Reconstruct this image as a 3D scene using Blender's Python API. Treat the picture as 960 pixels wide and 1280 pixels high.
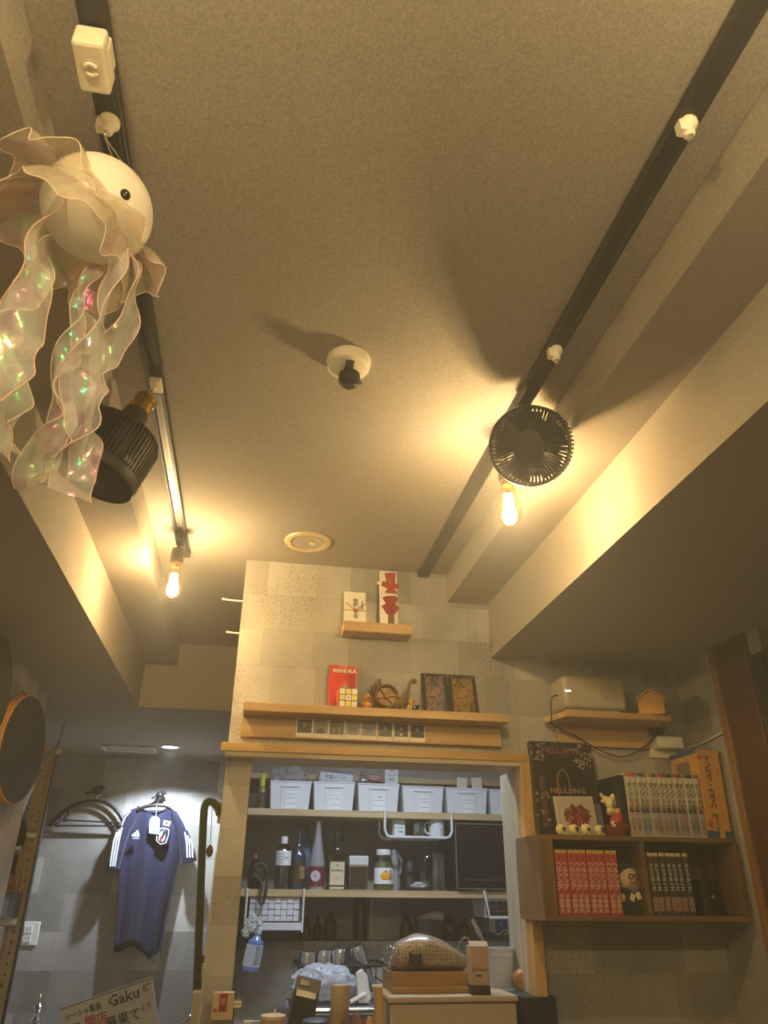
import bpy, bmesh, math, random
from mathutils import Vector, Matrix, noise
random.seed(7)
PI = math.pi
for o in list(bpy.data.objects):
    bpy.data.objects.remove(o)
SC = bpy.context.scene
COL = SC.collection

# ------------------------------------------------------------------ camera
F_PX = 922.7
PITCH, YAW, ROLL = .474518, .166552, -.009935
CAM = Vector((0, 0, 1.45))
_r = Vector((math.cos(YAW), -math.sin(YAW), 0))
_f = Vector((math.sin(YAW)*math.cos(PITCH), math.cos(YAW)*math.cos(PITCH), math.sin(PITCH)))
_d = _f.cross(_r)
CR = math.cos(ROLL)*_r + math.sin(ROLL)*_d
CD = -math.sin(ROLL)*_r + math.cos(ROLL)*_d
CF = _f
cd = bpy.data.cameras.new('camera')
cd.sensor_fit = 'VERTICAL'; cd.sensor_height = 36; cd.sensor_width = 27
cd.lens = F_PX/1280*36; cd.clip_start = .05
cam = bpy.data.objects.new('camera', cd)
cam.matrix_world = Matrix(((CR.x, -CD.x, -CF.x, CAM.x), (CR.y, -CD.y, -CF.y, CAM.y), (CR.z, -CD.z, -CF.z, CAM.z), (0, 0, 0, 1)))
COL.objects.link(cam); SC.camera = cam

# ------------------------------------------------------------------ world and exposure
w = bpy.data.worlds.new('world'); SC.world = w; w.use_nodes = True
w.node_tree.nodes['Background'].inputs[0].default_value = (0, 0, 0, 1)
w.node_tree.nodes['Background'].inputs[1].default_value = 0.0
# thin haze added for the glow round the bulbs and lifted dark tones
_wn = w.node_tree; _vs = _wn.nodes.new('ShaderNodeVolumeScatter')
_vs.inputs['Color'].default_value = (.95, .93, .90, 1); _vs.inputs['Density'].default_value = .105; _vs.inputs['Anisotropy'].default_value = .45
# ... thick in the front room, thinning out to nothing behind the kitchen wall
_tc = _wn.nodes.new('ShaderNodeTexCoord'); _sp = _wn.nodes.new('ShaderNodeSeparateXYZ'); _wn.links.new(_tc.outputs['Object'], _sp.inputs[0])
_mr = _wn.nodes.new('ShaderNodeMapRange'); _mr.inputs[1].default_value = 2.2; _mr.inputs[2].default_value = 2.8; _mr.inputs[3].default_value = .085; _mr.inputs[4].default_value = .004
_wn.links.new(_sp.outputs[1], _mr.inputs[0]); _wn.links.new(_mr.outputs[0], _vs.inputs['Density'])
_wn.links.new(_vs.outputs[0], _wn.nodes['World Output'].inputs['Volume'])
SC.view_settings.view_transform = 'Standard'; SC.view_settings.look = 'None'
SC.view_settings.gamma = 1; SC.view_settings.use_curve_mapping = False
SC.view_settings.exposure = 0.14
SC.cycles.max_bounces = 6; SC.cycles.diffuse_bounces = 3; SC.cycles.glossy_bounces = 3; SC.cycles.transmission_bounces = 4; SC.cycles.transparent_max_bounces = 12; SC.cycles.volume_bounces = 0; SC.cycles.volume_step_rate = 4.0; SC.cycles.volume_max_steps = 64
BULB_COL = (1.0, .955, .85); BULB_W = 18.0
COOL_COL = (.72, .84, 1.0)
KITCHEN_W = 13.0; DOWNLIGHT_W = 70.0; REAR_W = 30.0

# ------------------------------------------------------------------ pixel -> place
def ray(px, py):
    return CR*((px-480)/F_PX) + CD*((py-640)/F_PX) + CF
def _on(px, py, i, v):
    d = ray(px, py); return CAM + d*((v-CAM[i])/d[i])
def PX(px, py, v): return _on(px, py, 0, v)
def PY(px, py, v): return _on(px, py, 1, v)
def PZ(px, py, v): return _on(px, py, 2, v)
def mpp(px, py, Y):                       # metres per pixel, sideways, on the plane Y
    return PY(px+.5, py, Y).x - PY(px-.5, py, Y).x

# ------------------------------------------------------------------ materials
def lin(c):
    return tuple((v/255/12.92 if v/255 <= .04045 else ((v/255+.055)/1.055)**2.4) for v in c)
MATS = {}
def nodes_of(name):
    m = bpy.data.materials.new(name); m.use_nodes = True
    nt = m.node_tree; b = nt.nodes['Principled BSDF']
    return m, nt, b
def N(nt, t, **kw):
    n = nt.nodes.new(t)
    for k, v in kw.items():
        if k in n.inputs: n.inputs[k].default_value = v
        else: setattr(n, k, v)
    return n
def M(name, c=(200, 200, 200), rough=.55, metal=0, var=.10, scale=30, bump=0, trans=0, alpha=1, ior=1.45, emit=None, es=1, coat=0, sheen=0):
    if name in MATS: return MATS[name]
    m, nt, b = nodes_of(name); L = nt.links
    col = lin(c)
    tc = N(nt, 'ShaderNodeTexCoord'); no = N(nt, 'ShaderNodeTexNoise', Scale=scale, Detail=4.0)
    L.new(tc.outputs['Object'], no.inputs['Vector'])
    mx = N(nt, 'ShaderNodeMix', data_type='RGBA')
    mx.inputs[6].default_value = tuple(v*(1-var) for v in col)+(1,)
    mx.inputs[7].default_value = tuple(min(1, v*(1+var)) for v in col)+(1,)
    L.new(no.outputs['Fac'], mx.inputs[0]); L.new(mx.outputs[2], b.inputs['Base Color'])
    b.inputs['Roughness'].default_value = rough; b.inputs['Metallic'].default_value = metal
    b.inputs['Transmission Weight'].default_value = trans; b.inputs['IOR'].default_value = ior
    b.inputs['Alpha'].default_value = alpha; b.inputs['Coat Weight'].default_value = coat
    b.inputs['Sheen Weight'].default_value = sheen
    if emit:
        b.inputs['Emission Color'].default_value = lin(emit)+(1,); b.inputs['Emission Strength'].default_value = es
    if bump:
        bp = N(nt, 'ShaderNodeBump', Strength=bump, Distance=.002); L.new(no.outputs['Fac'], bp.inputs['Height']); L.new(bp.outputs[0], b.inputs['Normal'])
    MATS[name] = m; return m
def wood(name, a, c, axis=0, scale=14, rough=.5, stretch=14):
    if name in MATS: return MATS[name]
    m, nt, b = nodes_of(name); L = nt.links
    tc = N(nt, 'ShaderNodeTexCoord'); mp = N(nt, 'ShaderNodeMapping')
    s = [scale*stretch/3]*3; s[axis] = scale/4
    mp.inputs['Scale'].default_value = s
    no = N(nt, 'ShaderNodeTexNoise', Scale=1.0, Detail=6.0, Roughness=.6, Distortion=.6)
    L.new(tc.outputs['Object'], mp.inputs['Vector']); L.new(mp.outputs[0], no.inputs['Vector'])
    cr = N(nt, 'ShaderNodeValToRGB'); e = cr.color_ramp.elements
    e[0].position = .32; e[0].color = lin(c)+(1,); e[1].position = .62; e[1].color = lin(a)+(1,)
    L.new(no.outputs['Fac'], cr.inputs[0]); L.new(cr.outputs[0], b.inputs['Base Color'])
    b.inputs['Roughness'].default_value = rough
    bp = N(nt, 'ShaderNodeBump', Strength=.12, Distance=.002); L.new(no.outputs['Fac'], bp.inputs['Height']); L.new(bp.outputs[0], b.inputs['Normal'])
    MATS[name] = m; return m
def wallpaper(name, ax, dark=1.0, con=1.0,  bw=.30, bh=.128, off=(0, 0)):
    """printed concrete-board wallpaper; ax = the two world axes it runs along"""
    m, nt, b = nodes_of(name); L = nt.links
    g = N(nt, 'ShaderNodeNewGeometry'); sx = N(nt, 'ShaderNodeSeparateXYZ'); cx = N(nt, 'ShaderNodeCombineXYZ')
    L.new(g.outputs['Position'], sx.inputs[0])
    L.new(sx.outputs[ax[0]], cx.inputs[0]); L.new(sx.outputs[ax[1]], cx.inputs[1])
    mp = N(nt, 'ShaderNodeMapping'); mp.inputs['Location'].default_value = (off[0], off[1], 0); L.new(cx.outputs[0], mp.inputs[0])
    br = N(nt, 'ShaderNodeTexBrick'); br.offset = .37; br.offset_frequency = 2; br.squash = 1.5; br.squash_frequency = 3
    for k, v in (('Scale', 1.0), ('Mortar Size', .0016), ('Mortar Smooth', 1.0), ('Bias', .1), ('Brick Width', bw), ('Row Height', bh)): br.inputs[k].default_value = v
    br.inputs['Color1'].default_value = tuple(v*dark for v in (.55, .515, .455))+(1,)
    br.inputs['Color2'].default_value = tuple(v*dark*con for v in (.365, .34, .30))+(1,)
    br.inputs['Mortar'].default_value = tuple(v*dark*con for v in (.31, .285, .245))+(1,)
    L.new(mp.outputs[0], br.inputs['Vector'])
    n1 = N(nt, 'ShaderNodeTexNoise', Scale=4.5, Detail=6.0, Roughness=.65); L.new(g.outputs['Position'], n1.inputs[0])
    n2 = N(nt, 'ShaderNodeTexNoise', Scale=120.0, Detail=3.0, Roughness=.7); L.new(g.outputs['Position'], n2.inputs[0])
    n3 = N(nt, 'ShaderNodeTexNoise', Scale=3.2, Detail=2.0); L.new(mp.outputs[0], n3.inputs[0])
    r1 = N(nt, 'ShaderNodeMapRange'); r1.inputs[1].default_value = .3; r1.inputs[2].default_value = .7; r1.inputs[3].default_value = .82; r1.inputs[4].default_value = 1.15
    L.new(n1.outputs['Fac'], r1.inputs[0])
    # pitted speckle, stronger inside some patches
    r3 = N(nt, 'ShaderNodeMapRange'); r3.inputs[1].default_value = .45; r3.inputs[2].default_value = .62; r3.inputs[3].default_value = .36; r3.inputs[4].default_value = .46
    L.new(n3.outputs['Fac'], r3.inputs[0])
    lt = N(nt, 'ShaderNodeMath', operation='SUBTRACT'); L.new(r3.outputs[0], lt.inputs[0]); L.new(n2.outputs['Fac'], lt.inputs[1])
    r2 = N(nt, 'ShaderNodeMapRange'); r2.inputs[1].default_value = -.02; r2.inputs[2].default_value = .05; r2.inputs[3].default_value = 1; r2.inputs[4].default_value = .55
    L.new(lt.outputs[0], r2.inputs[0])
    a = N(nt, 'ShaderNodeMath', operation='MULTIPLY'); L.new(r1.outputs[0], a.inputs[0]); L.new(r2.outputs[0], a.inputs[1])
    vm = N(nt, 'ShaderNodeVectorMath', operation='SCALE'); L.new(br.outputs['Color'], vm.inputs[0]); L.new(a.outputs[0], vm.inputs['Scale'])
    b2 = N(nt, 'ShaderNodeTexBrick'); b2.offset = .61; b2.offset_frequency = 2; b2.squash = .6; b2.squash_frequency = 2
    for k, v in (('Scale', 1.0), ('Mortar Size', .0), ('Bias', -.25), ('Brick Width', bw*.58), ('Row Height', bh)): b2.inputs[k].default_value = v
    b2.inputs['Color1'].default_value = (1.04, 1.04, 1.04, 1); b2.inputs['Color2'].default_value = (.74, .74, .75, 1); L.new(mp.outputs[0], b2.inputs['Vector'])
    v3 = N(nt, 'ShaderNodeVectorMath', operation='MULTIPLY'); L.new(vm.outputs[0], v3.inputs[0]); L.new(b2.outputs['Color'], v3.inputs[1])
    L.new(v3.outputs[0], b.inputs['Base Color']); b.inputs['Roughness'].default_value = .75
    bp = N(nt, 'ShaderNodeBump', Strength=.25, Distance=.002); L.new(a.outputs[0], bp.inputs['Height']); L.new(bp.outputs[0], b.inputs['Normal'])
    return m
def plaster(name, c, rough=.85):
    m, nt, b = nodes_of(name); L = nt.links
    g = N(nt, 'ShaderNodeNewGeometry')
    n1 = N(nt, 'ShaderNodeTexNoise', Scale=260.0, Detail=2.0); L.new(g.outputs['Position'], n1.inputs[0])
    n2 = N(nt, 'ShaderNodeTexNoise', Scale=2.0, Detail=3.0); L.new(g.outputs['Position'], n2.inputs[0])
    r = N(nt, 'ShaderNodeMapRange'); r.inputs[1].default_value = .3; r.inputs[2].default_value = .7; r.inputs[3].default_value = .80; r.inputs[4].default_value = 1.2
    L.new(n1.outputs['Fac'], r.inputs[0])
    r2 = N(nt, 'ShaderNodeMapRange'); r2.inputs[3].default_value = .93; r2.inputs[4].default_value = 1.07; L.new(n2.outputs['Fac'], r2.inputs[0])
    a = N(nt, 'ShaderNodeMath', operation='MULTIPLY'); L.new(r.outputs[0], a.inputs[0]); L.new(r2.outputs[0], a.inputs[1])
    vm = N(nt, 'ShaderNodeVectorMath', operation='SCALE'); vm.inputs[0].default_value = c; L.new(a.outputs[0], vm.inputs['Scale'])
    L.new(vm.outputs[0], b.inputs['Base Color']); b.inputs['Roughness'].default_value = rough
    bp = N(nt, 'ShaderNodeBump', Strength=.35, Distance=.002); L.new(n1.outputs['Fac'], bp.inputs['Height']); L.new(bp.outputs[0], b.inputs['Normal'])
    return m
def clear(name, c=(255, 255, 255), gloss=.25, rough=.05, film=0, veil=0, veilcol=(255, 255, 255)):
    """thin see-through sheet or glass: transparent with a glossy (and milky) share, so lamps shine through it"""
    if name in MATS: return MATS[name]
    m, nt, b = nodes_of(name); L = nt.links
    out = nt.nodes['Material Output']
    tr = N(nt, 'ShaderNodeBsdfTransparent'); tr.inputs[0].default_value = lin(c)+(1,)
    b.inputs['Base Color'].default_value = lin(veilcol)+(1,); b.inputs['Roughness'].default_value = rough
    if film:
        b.inputs['Thin Film Thickness'].default_value = film; b.inputs['Thin Film IOR'].default_value = 1.7
        b.inputs['IOR'].default_value = 2.4; b.inputs['Specular IOR Level'].default_value = .9
        no = N(nt, 'ShaderNodeTexNoise', Scale=14.0, Detail=2.0); tc = N(nt, 'ShaderNodeTexCoord'); L.new(tc.outputs['Object'], no.inputs[0])
        r = N(nt, 'ShaderNodeMapRange'); r.inputs[3].default_value = film*.6; r.inputs[4].default_value = film*1.5
        L.new(no.outputs['Fac'], r.inputs[0]); L.new(r.outputs[0], b.inputs['Thin Film Thickness'])
    if film:
        n2 = N(nt, 'ShaderNodeTexNoise', Scale=38.0, Detail=3.0); L.new(tc.outputs['Object'], n2.inputs[0])
        bp = N(nt, 'ShaderNodeBump', Strength=.55, Distance=.004); L.new(n2.outputs['Fac'], bp.inputs['Height']); L.new(bp.outputs[0], b.inputs['Normal'])
    mx = N(nt, 'ShaderNodeMixShader'); mx.inputs[0].default_value = max(gloss, veil)
    gl = N(nt, 'ShaderNodeBsdfGlossy', Roughness=rough)
    L.new(tr.outputs[0], mx.inputs[1]); L.new((b if (veil or film) else gl).outputs[0], mx.inputs[2]); L.new(mx.outputs[0], out.inputs[0])
    MATS[name] = m; return m
def emitter(name, c, s):
    if name in MATS: return MATS[name]
    m, nt, b = nodes_of(name)
    b.inputs['Base Color'].default_value = lin(c)+(1,); b.inputs['Emission Color'].default_value = lin(c)+(1,); b.inputs['Emission Strength'].default_value = s
    MATS[name] = m; return m

# ------------------------------------------------------------------ mesh collector
class MB:
    def __init__(s, off=(0, 0, 0)):
        s.v = []; s.f = []; s.o = Vector(off)
    def mark(s): return len(s.v)
    def add(s, vs, fs):
        k = len(s.v); s.v += [Vector(p)-s.o for p in vs]; s.f += [tuple(i+k for i in f) for f in fs]; return s
    def xf(s, mk, mat):
        for i in range(mk, len(s.v)): s.v[i] = mat @ s.v[i]
        return s
    def box(s, x0, x1, y0, y1, z0, z1):
        x0, x1 = min(x0, x1), max(x0, x1); y0, y1 = min(y0, y1), max(y0, y1); z0, z1 = min(z0, z1), max(z0, z1)
        return s.add([(x0, y0, z0), (x1, y0, z0), (x1, y1, z0), (x0, y1, z0), (x0, y0, z1), (x1, y0, z1), (x1, y1, z1), (x0, y1, z1)],
              [(0, 3, 2, 1), (4, 5, 6, 7), (0, 1, 5, 4), (1, 2, 6, 5), (2, 3, 7, 6), (3, 0, 4, 7)])
    def hexa(s, a, b):                      # two quads of four points, joined
        return s.add(list(a)+list(b), [(0, 1, 2, 3), (7, 6, 5, 4), (0, 4, 5, 1), (1, 5, 6, 2), (2, 6, 7, 3), (3, 7, 4, 0)])
    def prism(s, poly, dv):
        n = len(poly); dv = Vector(dv); a = [Vector(p) for p in poly]; b = [p+dv for p in a]
        return s.add(a+b, [tuple(range(n)), tuple(range(2*n-1, n-1, -1))]+[(i, i+n, (i+1) % n+n, (i+1) % n) for i in range(n)])
    def lathe(s, cx, cy, prof, n=20, a0=0, a1=2*PI, cap=True):
        full = abs(a1-a0-2*PI) < 1e-6; k = n if full else n+1; vs = []; fs = []
        for r, z in prof:
            for i in range(k):
                a = a0+(a1-a0)*i/n; vs.append((cx+r*math.cos(a), cy+r*math.sin(a), z))
        for j in range(len(prof)-1):
            for i in range(n if full else k-1):
                q = (i+1) % k; fs.append((j*k+i, j*k+q, (j+1)*k+q, (j+1)*k+i))
        if cap and full:
            if prof[0][0] > 1e-5: fs.append(tuple(range(k-1, -1, -1)))
            if prof[-1][0] > 1e-5: fs.append(tuple((len(prof)-1)*k+i for i in range(k)))
        return s.add(vs, fs)
    def cyl(s, p0, p1, r0, r1=None, n=12):
        r1 = r0 if r1 is None else r1; p0 = Vector(p0); p1 = Vector(p1); d = p1-p0; L = d.length
        q = d.to_track_quat('Z', 'Y').to_matrix().to_4x4(); mk = s.mark(); o = s.o; s.o = Vector((0, 0, 0))
        s.lathe(0, 0, [(r0, 0), (r1, L)], n); s.xf(mk, Matrix.Translation(p0-o) @ q); s.o = o; return s
    def tube(s, pts, r, n=6, closed=False):
        pts = [Vector(p) for p in pts]; m = len(pts); vs = []; fs = []; up = None
        for i, p in enumerate(pts):
            a = pts[(i-1) % m] if (closed or i) else p; b = pts[(i+1) % m] if (closed or i < m-1) else p
            t = (b-a).normalized()
            if up is None: up = Vector((0, 0, 1)) if abs(t.z) < .9 else Vector((1, 0, 0))
            sx = t.cross(up)
            if sx.length < 1e-6: sx = t.orthogonal()
            sx.normalize(); up = sx.cross(t).normalized()
            rr = r[i] if isinstance(r, (list, tuple)) else r
            for k in range(n):
                an = 2*PI*k/n; vs.append(p+(sx*math.cos(an)+up*math.sin(an))*rr)
        for i in range(m if closed else m-1):
            j = (i+1) % m
            for k in range(n): fs.append((i*n+k, i*n+(k+1) % n, j*n+(k+1) % n, j*n+k))
        if not closed: fs += [tuple(range(n-1, -1, -1)), tuple((m-1)*n+k for k in range(n))]
        return s.add(vs, fs)
    def ball(s, c, rx, ry=None, rz=None, nu=16, nv=10, fn=None):
        ry = rx if ry is None else ry; rz = rx if rz is None else rz; vs = []; fs = []
        for j in range(nv+1):
            t = PI*j/nv
            for i in range(nu):
                a = 2*PI*i/nu; p = Vector((math.sin(t)*math.cos(a), math.sin(t)*math.sin(a), math.cos(t)))
                k = fn(p) if fn else 1
                vs.append((c[0]+rx*p.x*k, c[1]+ry*p.y*k, c[2]+rz*p.z*k))
        for j in range(nv):
            for i in range(nu): fs.append((j*nu+i, (j+1)*nu+i, (j+1)*nu+(i+1) % nu, j*nu+(i+1) % nu))
        return s.add(vs, fs)
    def grid(s, rows, cu=False):
        h = len(rows); w = len(rows[0]); fs = []
        for j in range(h-1):
            for i in range(w if cu else w-1):
                q = (i+1) % w; fs.append((j*w+i, j*w+q, (j+1)*w+q, (j+1)*w+i))
        return s.add([p for r in rows for p in r], fs)
    def mesh(s, name, mat, bevel=0, smooth=None, seg=1):
        bm = bmesh.new(); vs = [bm.verts.new(p) for p in s.v]
        for f in s.f:
            try: bm.faces.new([vs[i] for i in f])
            except ValueError: pass
        bmesh.ops.remove_doubles(bm, verts=bm.verts, dist=1e-6)
        bmesh.ops.recalc_face_normals(bm, faces=bm.faces)
        if bevel:
            es = [e for e in bm.edges if len(e.link_faces) == 2 and e.calc_face_angle(0) > .5]
            bmesh.ops.bevel(bm, geom=es, offset=bevel, segments=seg, affect='EDGES', profile=.5, clamp_overlap=True)
        me = bpy.data.meshes.new(name); bm.to_mesh(me); bm.free()
        me.materials.append(mat)
        if smooth:
            for p in me.polygons: p.use_smooth = True
            me.set_sharp_from_angle(angle=smooth if smooth is not True else .7)
        return me
def obj(name, mb, mat, parent=None, bevel=0, smooth=None, label=None, seg=1):
    me = mb.mesh(name, mat, bevel, smooth, seg) if isinstance(mb, MB) else mb
    o = bpy.data.objects.new(name, me); COL.objects.link(o)
    if parent is None: o.location = mb.o
    else: o.parent = parent
    if label: o['label'] = label
    return o
def tag(o, label, cat, group=None):
    o['label'] = label; o['category'] = cat
    if group: o['group'] = group
    return o
def thing(name, label, cat, loc=(0, 0, 0), rz=0, group=None):
    o = bpy.data.objects.new(name, None); o.empty_display_size = .03; COL.objects.link(o)
    o.location = loc; o.rotation_euler = (0, 0, rz)
    return tag(o, label, cat, group)
def struct(name, mb, mat, parent=None, bevel=0):
    o = obj(name, mb, mat, parent, bevel)
    o['kind'] = 'structure'; return o
def copy_tree(o, parent=None, loc=None, label=None, group=None):
    c = o.copy(); COL.objects.link(c); c.parent = parent
    if loc is not None: c.location = loc
    if label: c['label'] = label
    if group: c['group'] = group
    for ch in [q for q in bpy.data.objects if q.parent == o]: copy_tree(ch, c)
    for q in [q for q in TEXTS if q[3] == o]: TEXTS.append(q[:3]+(c,)+q[4:])
    return c
# lettering: flat print, turned to meshes in one go at the end of the script
TEXTS = []
def text(body, size, mat, parent, loc, rot=(PI/2, 0, 0), ls=1.0, align='CENTER', name='lettering', xs=1.0, bold=0):
    TEXTS.append((body, size, mat, parent, Vector(loc), rot, ls, align, name, xs, bold))
def vtext(body, *a, **k): text('\n'.join(body), *a, **k)
def flush_texts():
    cur = {}
    for body, size, mat, parent, loc, rot, ls, al, name, xs, bold in TEXTS:
        key = (body, size, mat.name, ls, al, xs, bold)
        if key in cur: continue
        c = bpy.data.curves.new('t', 'FONT'); c.body = body; c.size = size; c.space_line = ls
        c.align_x = al; c.align_y = 'CENTER'; c.resolution_u = 1; c.extrude = .0002; c.offset = bold
        o = bpy.data.objects.new('t', c); COL.objects.link(o); cur[key] = o
    dg = bpy.context.evaluated_depsgraph_get(); dg.update(); ms = {}
    for k, o in cur.items():
        me = bpy.data.meshes.new_from_object(o.evaluated_get(dg)); me.name = 'lettering'
        me.materials.clear(); me.materials.append(MATS[k[2]])
        if k[5] != 1: me.transform(Matrix.Diagonal((k[5], 1, 1, 1)))
        ms[k] = me
    for o in cur.values():
        d = o.data; bpy.data.objects.remove(o); bpy.data.curves.remove(d)
    for body, size, mat, parent, loc, rot, ls, al, name, xs, bold in TEXTS:
        o = bpy.data.objects.new(name, ms[(body, size, mat.name, ls, al, xs, bold)]); COL.objects.link(o)
        o.parent = parent; o.location = loc; o.rotation_euler = rot
def arc(c, r, a0, a1, n, plane='xz'):
    out = []
    for i in range(n+1):
        a = a0+(a1-a0)*i/n; u, v = r*math.cos(a), r*math.sin(a)
        out.append(Vector((c[0]+u, c[1], c[2]+v)) if plane == 'xz' else Vector((c[0]+u, c[1]+v, c[2])) if plane == 'xy' else Vector((c[0], c[1]+u, c[2]+v)))
    return out
def smoothline(pts, n=6):
    pts = [Vector(p) for p in pts]; out = []
    for i in range(len(pts)-1):
        a, b, c, d = pts[max(i-1, 0)], pts[i], pts[i+1], pts[min(i+2, len(pts)-1)]
        for k in range(n):
            t = k/n; out.append(.5*((2*b)+(c-a)*t+(2*a-5*b+4*c-d)*t*t+(3*b-a-3*c+d)*t**3))
    return out+[pts[-1]]
# ------------------------------------------------------------------ the room
ZC, ZB, ZD, YW, YF = 2.51, 2.40, 2.20, 2.5, 5.05
WPX = wallpaper('concrete_print_wallpaper', (0, 2), off=(.0, .05))
WPY = wallpaper('concrete_print_wallpaper_side', (1, 2), off=(.1, .05))
WPB = wallpaper('concrete_print_wallpaper_back_room', (0, 2), dark=.98, con=.74, bw=.40, bh=.19, off=(.2, .1))
WPK = wallpaper('concrete_print_wallpaper_kitchen', (0, 2), bw=.5, bh=.3)
CEIL = plaster('textured_ceiling_paper', (.33, .29, .237))
m = MB(); m.box(-1.7, 1.8, -2.3, 5.2, ZC, ZC+.1); ceil = struct('ceiling', m, CEIL)
for b in ((-.54, -.39, -2.3, 3.6, ZB, ZC), (-1.7, -.54, -2.3, 3.6, ZD, ZC), (-1.7, -.08, 3.6, 5.2, ZD, ZC), (.66, .815, -2.3, YW, ZB, ZC), (.815, 1.8, -2.3, YW, ZD, ZC), (0, 1.8, 2.62, 4.4, 2.32, ZC)):
    m = MB(); m.box(*b); struct('soffit', m, CEIL, ceil)
m = MB(); m.box(-1.7, 1.8, -2.4, 5.2, -.08, 0); struct('floor', m, wood('floor_boards', (206, 194, 174), (186, 172, 150), 1, 6))
m = MB()
m.box(-.08, 1.7, YW, YW+.12, 1.83, ZC); m.box(.905, 1.7, YW, YW+.12, 0, 1.83); m.box(-.08, 0, YW, YW+.12, 0, 1.83); m.box(0, .905, YW, YW+.12, 0, 1.0)
struct('wall_back', m, WPX)
m = MB(); m.box(-.075, -.005, YW+.12, 5.05, 0, ZC); struct('wall_partition', m, WPY)
m = MB(); m.box(-.005, 1.7, 4.2, 4.3, 0, 2.4); struct('wall_kitchen', m, WPK)
m = MB(); m.box(1.6, 1.7, 2.62, 4.3, 0, 2.4); struct('wall_kitchen_side', m, WPK)
m = MB(); m.box(-1.7, -.08, YF, YF+.1, 0, ZD); struct('wall_far', m, WPB)
m = MB(); m.box(-1.0, -.883, -2.3, 3.37, 0, ZD); struct('wall_left', m, WPY)
m = MB(); m.box(-1.7, -1.6, 3.3, 5.1, 0, ZD); m.box(-1.7, -.95, 3.2, 3.3, 0, ZD); struct('wall_left_recess', m, WPY)
m = MB(); m.box(-1.7, 1.8, -2.4, -2.3, 0, ZC); struct('wall_rear', m, WPX)
m = MB(); m.box(1.53, 1.64, 2.0, YW, 0, ZD); m.box(1.53, 1.64, -2.3, .9, 0, ZD); m.box(1.58, 1.66, .9, 2.0, 0, ZD); struct('wall_right', m, WPY)
TRIMW = wood('door_trim_wood', (150, 108, 62), (112, 76, 40), 2, 8)
m = MB(); m.box(1.505, 1.54, 2.215, 2.248, 0, ZD); struct('trim_1', m, TRIMW, bevel=.002)
m = MB(); m.box(1.515, 1.545, 2.06, 2.215, 0, ZD); struct('trim_2', m, wood('dark_door_jamb', (92, 56, 30), (66, 38, 20), 2, 8), bevel=.002)
d1 = struct('door_1', MB().box(1.52, 1.56, 1.0, 2.045, .01, 2.12), M('black_door', (22, 19, 18), .45))
for y in (1.98, 1.6): obj('door_stile', MB((1.52, 1.0, 0)).box(1.508, 1.522, y, y+.03, .02, 2.1), M('black_door'), None).parent = d1
for q in [x for x in bpy.data.objects if x.name.startswith('door_stile')]: q.location = (1.52, 1.0, 0)

# pass-through opening: casing, reveal, counter board
CAS = wood('honey_pine_casing', (206, 168, 104), (176, 134, 74), 0, 9, .4)
CASV = wood('honey_pine_casing_upright', (206, 168, 104), (176, 134, 74), 2, 9, .4)
GREYW = wood('pale_reveal_board', (196, 182, 158), (168, 152, 126), 0, 9)
GREYV = wood('pale_reveal_board_upright', (196, 182, 158), (168, 152, 126), 2, 9)
m = MB(); m.box(-.10, .91, 2.44, 2.505, 1.836, 1.862); struct('trim_3', m, CAS, bevel=.002)
m = MB(); m.box(.876, .91, 2.44, 2.505, 1.0, 1.836); struct('trim_4', m, CASV, bevel=.002)
m = MB(); m.box(-.085, .876, 2.445, 2.62, 1.822, 1.836); struct('trim_5', m, GREYW)
m = MB(); m.box(.885, .906, 2.5, 2.69, 1.0, 1.822); struct('trim_6', m, GREYV)
m = MB(); m.box(-.06, .93, 2.30, 2.72, .985, 1.015); ct = obj('counter_board', m, wood('counter_wood', (150, 110, 66), (120, 84, 46), 0, 8), bevel=.003)
tag(ct, 'wooden counter board lying across the sill of the kitchen opening', 'counter')
# work counter at the kitchen back, with a raised ledge behind it
m = MB(); m.box(.005, 1.585, 3.35, 4.06, .86, .90); tag(obj('worktop', m, M('steel_worktop', (120, 118, 114), .35, .8)), 'dull steel worktop along the kitchen back wall', 'worktop')
m = MB(); m.box(.01, 1.57, 3.37, 4.16, 0, .86); tag(obj('worktop_cabinet', m, M('cabinet_grey', (70, 66, 60), .6)), 'dark grey cabinet under the kitchen worktop', 'cabinet')
m = MB(); m.box(0, 1.6, 4.06, 4.2, .9, 1.235); struct('trim_7', m, WPK)

# small white pegs on the partition corner
for py, x0 in ((749, 279), (790, 284)):
    a = PY(x0, py, 2.55); m = MB(a)
    m.tube([a, a+Vector((.03, 0, -.002)), Vector((-.07, 2.55, a.z-.003))], .003, 6)
    m.ball(a, .0045, .0045, .0045, 8, 6)
    tag(obj('wall_peg', m, M('white_plastic', (232, 228, 218), .4), smooth=True), 'short white peg sticking out of the partition corner, '+('above the other peg' if py == 749 else 'below the other peg'), 'peg', 'white pegs on the partition corner')
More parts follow.
